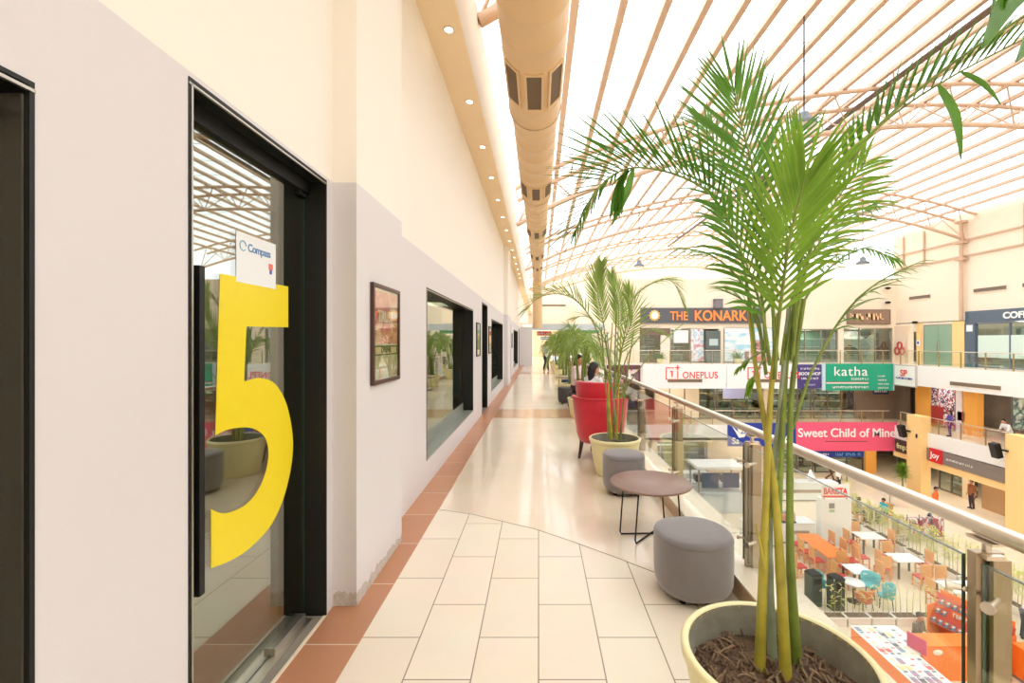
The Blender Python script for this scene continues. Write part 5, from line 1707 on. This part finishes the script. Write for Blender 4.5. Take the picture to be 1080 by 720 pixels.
    if long_hair:
        capsule_chain(w, [headc + V(0, 0.07, 0.0), headc + V(0, 0.09, -0.12), headc + V(0, 0.10, -0.26)], [0.085 * k, 0.08 * k, 0.05 * k])
    union(obj('hair', w, hairm, t), 0.016)
    return t


def G(px, py, z=L0):
    Y_ = F * (1.6 - z) / (py - 360.0)
    return Vector(((px - 568) / F * Y_, Y_, z))


person('standing woman in violet clothes leaning at the first floor railing with a phone', (25.35, 28.05, L1), -PI / 2 - 0.6, 'stand', (96, 78, 170), (60, 56, 130), 1.62, True)
person('person in a white shirt leaning over the railing beside the right yellow pillar', (25.65, 24.7, L1), -PI / 2, 'lean', (240, 238, 240), (40, 44, 66), 1.65)
q = G(986, 545.5)
person('man in an orange shirt walking past the display window behind the handrail', q, 0.6, 'walk', (236, 118, 56), (84, 96, 122), 1.75)
person('person in brown standing inside the ground floor shop entrance', (25.7, 27.0, L0), -PI / 2, 'stand', (150, 96, 60), (70, 50, 60), 1.7)
q = G(878, 498)
person('small figure in dark trousers walking under the first floor beyond the café', (20.9, 32.6, L0), 0.5, 'walk', (150, 110, 90), (110, 66, 50), 1.7)
person('person in a white top and dark trousers walking at the far end of the corridor', (0.42, 25.1, 0), 0.2, 'walk', (236, 234, 232), (40, 42, 54), 1.62)


# ================================================================ GROUND FLOOR CAFÉ
def chair(label, loc, rz, kind='wood', group='café chairs on the ground floor'):
    t = thing('cafe_chair', label, 'chair', loc, rz, group)
    if kind == 'wood':
        obj('seat', MB().box(-0.22, 0.22, -0.22, 0.22, 0.42, 0.48), red_seat, t, 0.015)
        b = MB()
        b.box(-0.22, 0.22, 0.20, 0.24, 0.56, 1.04).box(-0.22, -0.18, 0.2, 0.24, 0.42, 0.56).box(0.18, 0.22, 0.2, 0.24, 0.42, 0.56)
        obj('backrest', b, orangewood, t)
        m = orangewood
        pos = [(-0.2, -0.2), (0.2, -0.2), (-0.2, 0.2), (0.2, 0.2)]
        for (x, y_) in pos:
            obj('leg', MB().box(x - 0.022, x + 0.022, y_ - 0.022, y_ + 0.022, 0, 0.42), m, t)
        obj('stretcher', MB().box(-0.2, -0.18, -0.2, 0.2, 0.18, 0.21).box(0.18, 0.2, -0.2, 0.2, 0.18, 0.21).box(-0.18, 0.18, -0.01, 0.01, 0.18, 0.21), m, t)
    else:
        m = teal_fab if kind == 'teal' else rust_fab
        vs, fs = [], []
        n = 18
        for (z, r, th) in [(0.42, 0.26, 0.05), (0.62, 0.31, 0.05), (0.86, 0.33, 0.045)]:
            for k in range(n + 1):
                a = math.radians(-25 + 230 * k / n)
                dz = -0.16 * max(0, 0.45 - math.sin(a)) if z > 0.6 else 0
                vs.append((r * math.cos(a), r * 0.92 * math.sin(a), z + dz))
            for k in range(n, -1, -1):
                a = math.radians(-25 + 230 * k / n)
                dz = -0.16 * max(0, 0.45 - math.sin(a)) if z > 0.6 else 0
                vs.append(((r - th) * math.cos(a), (r - th) * 0.92 * math.sin(a), z + dz))
        mm = 2 * (n + 1)
        for i in range(2):
            for k in range(mm):
                fs.append((i * mm + k, i * mm + (k + 1) % mm, (i + 1) * mm + (k + 1) % mm, (i + 1) * mm + k))
        for k in range(n):
            fs.append((2 * mm + k, 2 * mm + k + 1, 3 * mm - 2 - k, 3 * mm - 1 - k))
        obj('backrest', MB().add(vs, fs, 0, True), m, t)
        obj('seat', MB().lathe([(0, 0.38), (0.22, 0.38), (0.25, 0.41), (0.25, 0.46), (0.21, 0.49), (0, 0.5)], 20), m, t)
        for (x, y_) in [(-0.17, -0.17), (0.17, -0.17), (-0.17, 0.17), (0.17, 0.17)]:
            obj('leg', MB().tube([(x * 1.25, y_ * 1.25, 0), (x, y_, 0.385)], 0.014, 6), dark_metal, t)
    return t


proto = {}


def put_chair(kind, x, y_, rz, label):
    if kind not in proto:
        proto[kind] = chair(label, (x, y_, L0), rz, kind)
    else:
        dup(proto[kind], (x, y_, L0), rz, label)


def cafe_table(label, x, y_, W, D, m, rz=0.0, rnd_=False, h=0.75):
    t = thing('cafe_table', label, 'table', (x, y_, L0), rz, 'café tables on the ground floor')
    if rnd_:
        obj('tabletop', MB().lathe([(0, h - 0.04), (W / 2, h - 0.04), (W / 2, h), (0, h)], 28), m, t)
        obj('pedestal', MB().tube([(0, 0, 0.02), (0, 0, h - 0.04)], 0.03, 10), dark_metal, t)
        obj('base', MB().lathe([(0, 0), (0.24, 0), (0.24, 0.02), (0.04, 0.04), (0, 0.04)], 20), dark_metal, t)
    else:
        obj('tabletop', MB().box(-W / 2, W / 2, -D / 2, D / 2, h - 0.04, h), m, t, 0.008)
        for (sx, sy) in ((-1, -1), (1, -1), (-1, 1), (1, 1)):
            obj('leg', MB().box(sx * (W / 2 - 0.06) - 0.03, sx * (W / 2 - 0.06) + 0.03, sy * (D / 2 - 0.06) - 0.03, sy * (D / 2 - 0.06) + 0.03, 0, h - 0.04), orangewood if m is orange_top else dark_metal, t)
    return t


# long orange table and its chairs
cafe_table('long bright orange table with honey wood chairs pushed to both sides', 12.75, 20.5, 0.95, 2.4, orange_top)
for i, yy in enumerate((19.7, 20.5, 21.3)):
    put_chair('wood', 12.05, yy, -PI / 2 + PI, 'honey wood chair left of the long orange table, %s from the camera' % ('nearest', 'second', 'third')[i])
for i, yy in enumerate((19.7, 20.5, 21.3)):
    put_chair('wood', 13.5, yy, -PI / 2, 'honey wood chair right of the long orange table, %s from the camera' % ('nearest', 'second', 'third')[i])
put_chair('wood', 14.35, 19.0, PI, 'honey wood chair at the near end of the long orange table')
# white tables with red-seated chairs
sets = [(12.85, 18.35, 0.8, 0.8, 'white square table in front of the long orange one', 'white table before the orange one'),
        (15.6, 21.5, 1.1, 0.8, 'white table right of the long orange one beside the barista kiosk', 'white table beside the barista kiosk'),
        (15.5, 19.3, 1.1, 0.8, 'white table with dark underside in the middle of the café', 'middle white table'),
        (15.9, 17.0, 1.5, 0.9, 'large white table before the orange kiosk at the right of the café', 'large white table')]
for (x, yv, W_, D_, lab, short) in sets:
    cafe_table(lab, x, yv, W_, D_, white_top)
    for j, (dx, dy, r_) in enumerate([(-W_ / 2 - 0.30, 0, PI / 2), (W_ / 2 + 0.30, 0, -PI / 2), (0, D_ / 2 + 0.32, 0)]):
        put_chair('wood', x + dx, yv + dy, r_, 'wood chair with red seat, %s of the %s' % (('left', 'right', 'far side')[j], short))
put_chair('wood', 15.4, 18.3, PI, 'honey wood chair on the near side of the middle white table')
put_chair('wood', 11.0, 19.2, PI / 2, 'honey wood chair alone left of the dark green bins')
put_chair('wood', 14.2, 20.0, PI / 2, 'honey wood chair between the orange table and the middle white one')
# round table with tub chairs
cafe_table('small round white table with a rust and two teal tub chairs', 12.0, 17.35, 0.75, 0, white_top, 0, True)
put_chair('rust', 11.95, 16.7, PI, 'rust orange tub chair with its back to the camera at the round table')
put_chair('teal', 12.95, 16.95, -2.2, 'teal tub chair right of the small round table')
put_chair('teal', 11.05, 17.75, 1.2, 'teal tub chair between the two dark green bins')
put_chair('teal', 12.9, 17.7, -0.9, 'teal tub chair half hidden behind the right teal one')


def waste_bin(x, yv, label):
    t = thing('litter_bin', label, 'bin', (x, yv, L0), 0.2, 'tall dark green bins')
    obj('body', MB().box(-0.22, 0.22, -0.2, 0.2, 0, 1.15), mat('bin_green', (62, 78, 66), 0.5, var=0.15, vscale=3), t, 0.02)
    obj('lid', MB().lathe([(0.3, 0), (0.3, 0.04), (0.2, 0.12), (0, 0.16)], 4), dark_metal, t, 0, (0, 0, 1.15)).rotation_euler = (0, 0, PI / 4)
    obj('flap', MB().box(-0.15, 0.15, -0.215, -0.2, 0.85, 1.05), dark_metal, t)


waste_bin(10.35, 17.15, 'tall dark green bin, left of the pair at the edge of the café')
waste_bin(11.0, 16.85, 'tall dark green bin, right of the pair at the edge of the café')


# row of planters with young bamboo
def planter(label, x, yv, seed, W=0.78, tall=1.5, m=leaf_pale, box=True, rz=0.0, leafy=26):
    t = thing('planter_box', label, 'planter', (x, yv, L0), rz, 'white planter boxes with young bamboo')
    obj('box', MB().box(-W / 2, W / 2, -0.17, 0.17, 0, 0.3).box(-W / 2 - 0.02, W / 2 + 0.02, -0.19, -0.16, 0.27, 0.33).box(-W / 2 - 0.02, W / 2 + 0.02, 0.16, 0.19, 0.27, 0.33)
        .box(-W / 2 - 0.02, -W / 2 + 0.01, -0.16, 0.16, 0.27, 0.33).box(W / 2 - 0.01, W / 2 + 0.02, -0.16, 0.16, 0.27, 0.33), white_paint, t)
    obj('soil', MB().box(-W / 2 + 0.01, W / 2 - 0.01, -0.16, 0.16, 0.3, 0.31), soil, t)
    rnd = random.Random(seed)
    w = MB()
    for i in range(4):
        bx = -W / 2 + 0.1 + (W - 0.2) * i / 3 + rnd.uniform(-.03, .03)
        hh = tall * rnd.uniform(0.75, 1.0)
        p1 = Vector((bx + rnd.uniform(-.08, .08), rnd.uniform(-.08, .08), 0.3 + hh))
        w.tube([(bx, 0, 0.3), ((bx + p1.x) / 2, 0.0, 0.3 + hh / 2), p1], [0.012, 0.009, 0.004], 5, 1)
        for q in range(leafy // 2):
            u = rnd.uniform(0.3, 1.0)
            b = Vector((bx + (p1.x - bx) * u, p1.y * u, 0.3 + hh * u))
            a = rnd.uniform(0, 2 * PI)
            blade(w, b, Vector((math.cos(a), math.sin(a), rnd.uniform(-.1, .6))), Vector((0, 0, 1)), rnd.uniform(0.14, 0.30), 0.04, 0.4, 3)
    obj('bamboo', w, [m, cane_yellow], t)
    return t


bamboo_leaf = mat('bamboo_leaf', (206, 208, 136), 0.5, var=0.25, vscale=6, trans=0.35)
for i in range(6):
    planter('white planter box with sparse young bamboo, %s in the near row from the left' % ('first', 'second', 'third', 'fourth', 'fifth', 'sixth')[i], 10.3 + 0.84 * i, 15.95, 70 + i, m=bamboo_leaf, tall=1.3, leafy=16)
for i in range(10):
    x = 17.25 + 0.02 * i
    planter('white planter with leafy bamboo screening the tables, %s from the far end' % ('first', 'second', 'third', 'fourth', 'fifth', 'sixth', 'seventh', 'eighth', 'ninth', 'tenth')[i],
            16.95 + 0.05 * i, 24.2 - 0.86 * i, 90 + i, m=bamboo_leaf, tall=1.7, rz=PI / 2, leafy=130)

# barista kiosk and its white counters
barista = thing('barista_kiosk', 'tall white kiosk with red lettering at the middle of the café', 'kiosk', (13.75, 22.1, L0))
obj('body', MB().box(0, 1.45, 0, 0.45, 0, 2.25), mat('kiosk_white', (240, 244, 242), 0.4), barista, 0.01)
b = obj('signboard', MB().box(0.02, 1.35, 0.0, 0.06, 2.3, 2.95), white_paint, barista)
text('BARISTA', red_ink, b, 0.42, (0.08, -0.015, 2.5), ext=0.004, off=0.012, sx=0.72)
obj('underline', MB().box(0.05, 1.32, -0.015, 0, 2.34, 2.42), red_ink, b)
obj('sign_post', MB().box(0.1, 0.16, 0.0, 0.05, 2.25, 2.3).box(1.2, 1.26, 0.0, 0.05, 2.25, 2.3), alu, barista)
lo = obj('logo', MB().box(0.35, 0.62, -0.01, 0, 1.8, 2.05), mat('logo_grey', (120, 128, 124), 0.5), barista)
obj('logo_leaf', MB().box(0.35, 0.62, -0.01, 0, 1.62, 1.74), mat('logo_green', (150, 200, 140), 0.5), lo)


def counter(label, x0, x1, y0, y1, h=1.0, m=None, items=True, seed=0, top=None):
    t = thing('service_counter', label, 'counter', (x0, y0, L0))
    W, D = x1 - x0, y1 - y0
    obj('body', MB().box(0.03, W - 0.03, 0.03, D - 0.03, 0, h - 0.05), m or MATS['kiosk_white'], t)
    obj('worktop', MB().box(0, W, 0, D, h - 0.05, h), top or white_top, t, 0.008)
    obj('plinth', MB().box(0.02, W - 0.02, 0.02, D - 0.02, 0, 0.08), greystone, t)
    obj('recess', MB().box(W * 0.2, W * 0.8, 0.02, 0.035, h * 0.45, h * 0.62), mat('recess_tan', (176, 156, 136), 0.6), t)
    return t


counter('long white counter running back from the barista kiosk', 12.0, 13.6, 22.3, 23.2)
counter('white counter nearest to the palm stems', 10.0, 11.4, 21.9, 22.7, 1.1)
counter('white low counter left of the palm stems', 7.6, 9.4, 22.0, 22.8, 0.95)
counter('white stepped counter below the round table in the photo', 7.0, 8.5, 20.0, 20.7, 0.8)
counter('white back counter with equipment behind the stems', 9.4, 13.2, 28.4, 29.2, 1.1)
counter('long white sloping-looking counter towards the florist', 14.0, 18.6, 28.2, 29.0, 1.15)
counter('grey counter of the phone kiosk left of the stems', 8.6, 11.4, 30.4, 31.2, 1.1, bluegrey)
t = thing('display_kiosk', 'glass and grey kiosk with blue screens beyond the clear railing panel', 'kiosk', (9.2, 26.2, L0))
obj('body', MB().box(0, 2.6, 0, 1.6, 0, 1.2), bluegrey, t, 0.02)
obj('canopy', MB().box(-0.1, 2.7, -0.1, 1.7, 2.55, 2.7), white_paint, t)
for (x, yv) in ((0.05, 0.05), (2.55, 0.05), (0.05, 1.55), (2.55, 1.55)):
    obj('upright', MB().box(x - 0.04, x + 0.04, yv - 0.04, yv + 0.04, 1.2, 2.55), alu, t)
for k in range(2):
    obj('screen', MB().box(0.25 + 1.2 * k, 1.2 + 1.2 * k, 0.1, 0.14, 1.45, 2.3), mat('screen_blue', (50, 78, 110), 0.25), t)
equip = [(12.3, 22.6, 'steel espresso machine on the counter behind the kiosk'), (10.7, 22.3, 'dark espresso machine on the counter by the palm stems'), (10.2, 28.8, 'left dark machine on the back counter'), (11.8, 28.8, 'right dark machine on the back counter')]
for i, (x, yv, lab) in enumerate(equip):
    h_ = 1.0 if i == 0 else 1.1
    t = thing('coffee_machine', lab, 'coffee machine', (x, yv, L0 + h_), 0, 'coffee machines on the white counters')
    obj('body', MB().box(-0.35, 0.35, -0.2, 0.2, 0.04, 0.42), steel if i == 0 else charcoal, t, 0.02)
    obj('drip_tray', MB().box(-0.33, 0.33, -0.3, -0.2, 0.0, 0.06), dark_metal, t)
    obj('group_head', MB().tube([(-0.15, -0.24, 0.34), (-0.15, -0.24, 0.22)], 0.03, 8), steel, t)
    obj('group_head', MB().tube([(0.15, -0.24, 0.34), (0.15, -0.24, 0.22)], 0.03, 8), steel, t)
    obj('cup_rail', MB().box(-0.33, 0.33, -0.18, 0.18, 0.42, 0.46), alu, t)
# white pointed parasols' tops seen over the counters, folded menu stands
for i, (px_, py_) in enumerate([(846, 502), (858, 502), (873, 503)]):
    q = G(px_, py_ + 22)
    t = thing('pointed_lamp', 'white cone lamp standing on the long white counter, %s' % ('left of three', 'middle of three', 'right of three')[i], 'lamp', (14.5 + 1.3 * i, 28.6, L0 + 1.15), 0, 'white cone lamps on the counter')
    obj('shade', MB().lathe([(0.26, 0.2), (0.03, 0.7), (0, 0.72)], 16), white_paint, t)
    obj('base', MB().lathe([(0, 0), (0.14, 0), (0.12, 0.04), (0.02, 0.06), (0.02, 0.3)], 16), white_paint, t)

# people around the café
person('man in a violet-grey shirt with dark hair seated at the table behind the kiosk', (17.5, 25.0, L0), PI / 2 - 0.1, 'sit', (112, 104, 160), (60, 60, 80), 1.72)
person('person in a teal shirt seated facing the violet-grey shirt at the same table', (18.95, 24.9, L0), -PI / 2 + 0.1, 'sit', (48, 178, 190), (60, 60, 80), 1.68)
person('person in a white shirt standing behind the white counter', (19.9, 30.2, L0), 0.4, 'stand', (240, 240, 240), (40, 40, 50), 1.7)
cafe_table('brown café table between the violet and the teal shirts', 18.22, 24.95, 0.6, 0.6, tabletop_w)
put_chair('wood', 17.47, 25.02, PI / 2, 'honey wood chair under the man in the violet-grey shirt')
put_chair('wood', 19.0, 24.9, -PI / 2, 'honey wood chair under the person in the teal shirt')
t = thing('display_rack', 'low rack of red and grey goods at the upper end of the bamboo screen', 'rack', (17.7, 22.6, L0))
for k in range(5):
    obj('upright', MB().box(0.6 * k, 0.6 * k + 0.04, 0, 0.04, 0, 1.3), alu, t)
obj('goods', MB().box(0.04, 2.4, 0.0, 0.25, 0.25, 1.1), abstract_mat('rack_goods', [(200, 180, 180), (150, 110, 120), (226, 222, 220), (180, 90, 90), (130, 130, 140)], 9, 0.6, 'voronoi', (1, 1, 0.35)), t)
obj('shelf', MB().box(0, 2.44, -0.02, 0.3, 0.2, 0.24), alu, t)
q = G(886, 524)
t = thing('potted_palm', 'small green bushy plant behind the lettered kiosk', 'potted plant', (21.0, 31.0, L0))
obj('pot', MB().lathe([(0, 0), (0.2, 0), (0.26, 0.4), (0.23, 0.4), (0.22, 0.34), (0, 0.34)], 20), pot_cream, t)
w = MB()
rnd = random.Random(5)
for _ in range(120):
    a, e = rnd.uniform(0, 2 * PI), rnd.uniform(0.3, 1.45)
    d = Vector((math.cos(a) * math.cos(e), math.sin(a) * math.cos(e), math.sin(e)))
    blade(w, (d.x * 0.08, d.y * 0.08, 0.8), d, Vector((0, 0.2, 1)), rnd.uniform(0.4, 0.8), 0.05, 0.4, 3)
w.tube([(0, 0, 0.34), (0, 0, 0.9)], 0.03, 6, 1)
obj('foliage', w, [leaf_pale, cane_green], t)
t = thing('potted_palm', 'bright green bushy plant in front of the tall yellow pillar', 'potted plant', (23.2, 29.0, L0))
obj('pot', MB().lathe([(0, 0), (0.22, 0), (0.3, 0.55), (0.27, 0.55), (0.25, 0.48), (0, 0.48)], 20), rust_fab, t)
w = MB()
for _ in range(220):
    a, e = rnd.uniform(0, 2 * PI), rnd.uniform(-0.1, 1.5)
    d = Vector((math.cos(a) * math.cos(e), math.sin(a) * math.cos(e), math.sin(e)))
    blade(w, (d.x * 0.1, d.y * 0.1, 1.5 + rnd.uniform(-.3, .5)), d, Vector((0, 0.2, 1)), rnd.uniform(0.25, 0.6), 0.07, 0.4, 3)
w.tube([(0, 0, 0.48), (0, 0, 1.9)], 0.04, 6, 1)
obj('foliage', w, [leaf_light, cane_green], t)

# bench seats, brochure table
t = thing('laptop_table', 'small white table with a grey tray near the white railing shadow', 'table', (21.3, 27.6, L0))
obj('tabletop', MB().lathe([(0, 0.70), (0.4, 0.70), (0.4, 0.74), (0, 0.74)], 24), white_top, t)
obj('tray', MB().box(-0.25, 0.25, -0.15, 0.15, 0.74, 0.78), alu, t)
obj('pedestal', MB().tube([(0, 0, 0.02), (0, 0, 0.7)], 0.03, 8), alu, t)
obj('base', MB().lathe([(0, 0), (0.22, 0), (0.22, 0.02), (0, 0.03)], 20), alu, t)

# ---- magazine and disc kiosk at the lower right
orange_k = mat('kiosk_orange', (252, 128, 36), 0.45)
t = thing('magazine_counter', 'orange-sided counter covered with magazines at the bottom right', 'counter', (9.75, 10.6, L0))
obj('front_panel', MB().box(0, 0.04, 0, 3.6, 0, 1.0), orange_k, t)
obj('front_panel', MB().box(0.04, 1.4, 3.56, 3.6, 0, 1.0), orange_k, t)
obj('worktop', MB().box(-0.02, 1.0, -0.02, 3.62, 1.0, 1.03).box(1.0, 1.4, 2.7, 3.62, 1.0, 1.03), white_top, t)
obj('inner_panel', MB().box(0.96, 1.0, 0, 2.7, 0, 1.0).box(1.0, 1.4, 2.7, 2.74, 0, 1.0), white_paint, t)
t = thing('orange_cabinet', 'large orange slatted cabinet with a white oval label beside the magazine counter', 'cabinet', (11.22, 13.28, L0))
w = MB().box(0, 1.75, 0, 0.55, 0, 1.0)
for k in range(22):
    w.box(0.02 + 0.079 * k, 0.08 + 0.079 * k, -0.012, 0, 0.05, 0.95)
obj('body', w, orange_k, t)
obj('top', MB().box(-0.02, 1.77, -0.02, 0.57, 1.0, 1.03), orange_top, t)
lb = obj('label', MB().lathe([(0, -0.004), (0.14, -0.004), (0.14, 0.004), (0, 0.004)], 20, 0, 1, 0.6), white_ink, t, 0, (0.42, -0.018, 0.84))
lb.rotation_euler = (PI / 2, 0, 0)
t = thing('disc_rack', 'orange sloping rack full of discs behind the slatted cabinet', 'rack', (13.0, 15.2, L0), -1.23)
w = MB()
w.add([(0, 0, 0.6), (1.9, 0, 0.6), (1.9, 0.65, 1.35), (0, 0.65, 1.35), (0, 0.1, 0.52), (1.9, 0.1, 0.52), (1.9, 0.75, 1.27), (0, 0.75, 1.27)], [(0, 1, 2, 3), (7, 6, 5, 4), (0, 4, 5, 1), (2, 6, 7, 3), (0, 3, 7, 4), (1, 5, 6, 2)])
obj('sloping_shelf', w, mat('rack_red', (206, 70, 40), 0.5), t)
obj('back_panel', MB().box(0, 1.9, 0.66, 0.7, 0, 1.5), orange_k, t)
obj('side_panel', MB().box(-0.03, 0, 0, 0.7, 0, 1.1), orange_k, t)
obj('side_panel', MB().box(1.9, 1.93, 0, 0.7, 0, 1.1), orange_k, t)
lett = obj('label_card', MB().box(0.55, 1.25, 0.22, 0.25, 0.98, 1.16), orange_k, t)
scribble(lett, 0.6, 1.0, 0.6, 0.13, white_ink, 51, y=0.2)
# flat goods lying in rows on the counter
COLS = [(232, 232, 236), (206, 216, 226), (240, 236, 226), (120, 150, 170), (206, 90, 90), (90, 90, 100), (240, 210, 150), (170, 130, 160)]
mags = []
for i, c in enumerate(COLS):
    x = 9.95
    m_ = thing('magazine', 'thin %s magazine or disc sleeve lying in the rows on the orange counter' % ('white', 'pale blue', 'cream', 'blue-grey', 'red', 'charcoal', 'buff', 'mauve')[i], 'magazine', (0, 0, 0), 0, '%s magazines on the orange counter' % ('white', 'pale blue', 'cream', 'blue-grey', 'red', 'charcoal', 'buff', 'mauve')[i])
    obj('cover', MB().box(-0.07, 0.07, -0.1, 0.1, 0, 0.012), mat('cover_%d' % i, c, 0.4), m_)
    obj('title_block', MB().box(-0.05, 0.05, 0.03, 0.085, 0.0121, 0.0135), mat('cover_%d_ink' % i, COLS[(i + 4) % 8], 0.5), m_)
    mags.append([m_, False])
rnd = random.Random(12)
spots = []
for a in range(5):
    for b in range(15):
        spots.append((9.86 + 0.19 * a, 10.75 + 0.235 * b, 1.031))
for a in range(1):
    for b in range(3):
        spots.append((10.9 + 0.2 * a, 13.42 + 0.25 * b, 1.031))
for (x, yv, z) in spots:
    k = rnd.choice([0, 0, 0, 1, 1, 2, 2, 3, 4, 5, 6, 7])
    if b < 0 or rnd.random() < 0.04:
        continue
    if not mags[k][1]:
        mags[k][0].location = (x, yv, L0 + z)
        mags[k][1] = True
    else:
        dup(mags[k][0], (x, yv, L0 + z), rnd.uniform(-.12, .12))
# disc cases on the slope
dc = thing('disc_case', 'grey disc case standing on the sloping orange rack', 'disc case', (0, 0, 0), -1.23, 'disc cases on the sloping rack')
w = MB()
w.M = Matrix.Rotation(0.856, 4, 'X')
w.box(-0.07, 0.07, 0, 0.18, 0.0, 0.016)
obj('case', w, mat('case_grey', (110, 112, 122), 0.3), dc)
w = MB()
w.M = Matrix.Rotation(0.856, 4, 'X')
w.box(-0.055, 0.055, 0.02, 0.16, 0.0162, 0.018)
obj('cover_art', w, abstract_mat('disc_art', [(226, 220, 214), (60, 60, 70), (220, 110, 60), (120, 130, 150), (240, 236, 232)], 12), dc)
first = True
for r_ in range(3):
    for k in range(10):
        lx, ly, lz = 0.12 + 0.178 * k, 0.02 + 0.21 * r_, 0.62 + 0.242 * r_
        c, s_ = math.cos(-1.23), math.sin(-1.23)
        loc = (13.0 + lx * c - ly * s_, 15.2 + lx * s_ + ly * c, L0 + lz + 0.006)
        if r_ == 1 and 2 <= k <= 6:
            continue
        if first:
            dc.location = loc
            first = False
        else:
            dup(dc, loc, -1.23)
t = thing('magenta_board', 'magenta display board leaning behind the magazines', 'board', (10.82, 13.1, L0 + 1.03), -1.25)
obj('panel', MB().box(-0.2, 0.3, 0, 0.03, 0.0, 0.42), mat('magenta', (214, 40, 110), 0.5), t)
obj('foot', MB().box(-0.1, -0.06, 0.03, 0.3, 0, 0.02), white_paint, t)
person('person with short dark hair seated inside the magazine kiosk', (12.0, 14.45, L0), 0.4, 'sit', (104, 96, 92), (60, 60, 70), 1.7)
t = thing('stool', 'stool under the seller in the magazine kiosk', 'stool', (12.0, 14.45, L0))
obj('seat', MB().lathe([(0, 0.34), (0.17, 0.34), (0.17, 0.38), (0, 0.38)], 20), darkwood, t)
for k in range(4):
    a = PI / 4 + k * PI / 2
    obj('leg', MB().tube([(0.17 * math.cos(a), 0.17 * math.sin(a), 0), (0.12 * math.cos(a), 0.12 * math.sin(a), 0.34)], 0.014, 6), darkwood, t)
person('man in a white and red top leaning forward at the right edge behind the post', (16.2, 15.2, L0), 0.9, 'lean', (236, 232, 236), (60, 70, 90), 1.7)
counter('orange counter end at the right edge behind the steel post', 14.0, 15.6, 12.9, 13.5, 1.0, orange_k, top=orange_top)

# seated women on the corridor
person('woman with long dark hair in a pale pink top seated beyond the red armchair', (0.9, 10.9, 0), 0.9, 'sit', (238, 214, 222), (70, 40, 50), 1.66, True, 0.42)
ottoman((0.9, 10.9, 0), 0.42, 0.40, 'charcoal ottoman under the woman in pale pink', MATS['charcoal_fabric'])
person('woman in a white top seated near the railing behind the red armchair', (0.93, 8.1, 0), 2.2, 'sit', (236, 234, 238), (70, 60, 90), 1.55, True, 0.42)
ottoman((0.93, 8.1, 0), 0.42, 0.40, 'charcoal ottoman under the woman in white behind the armchair', MATS['charcoal_fabric'])
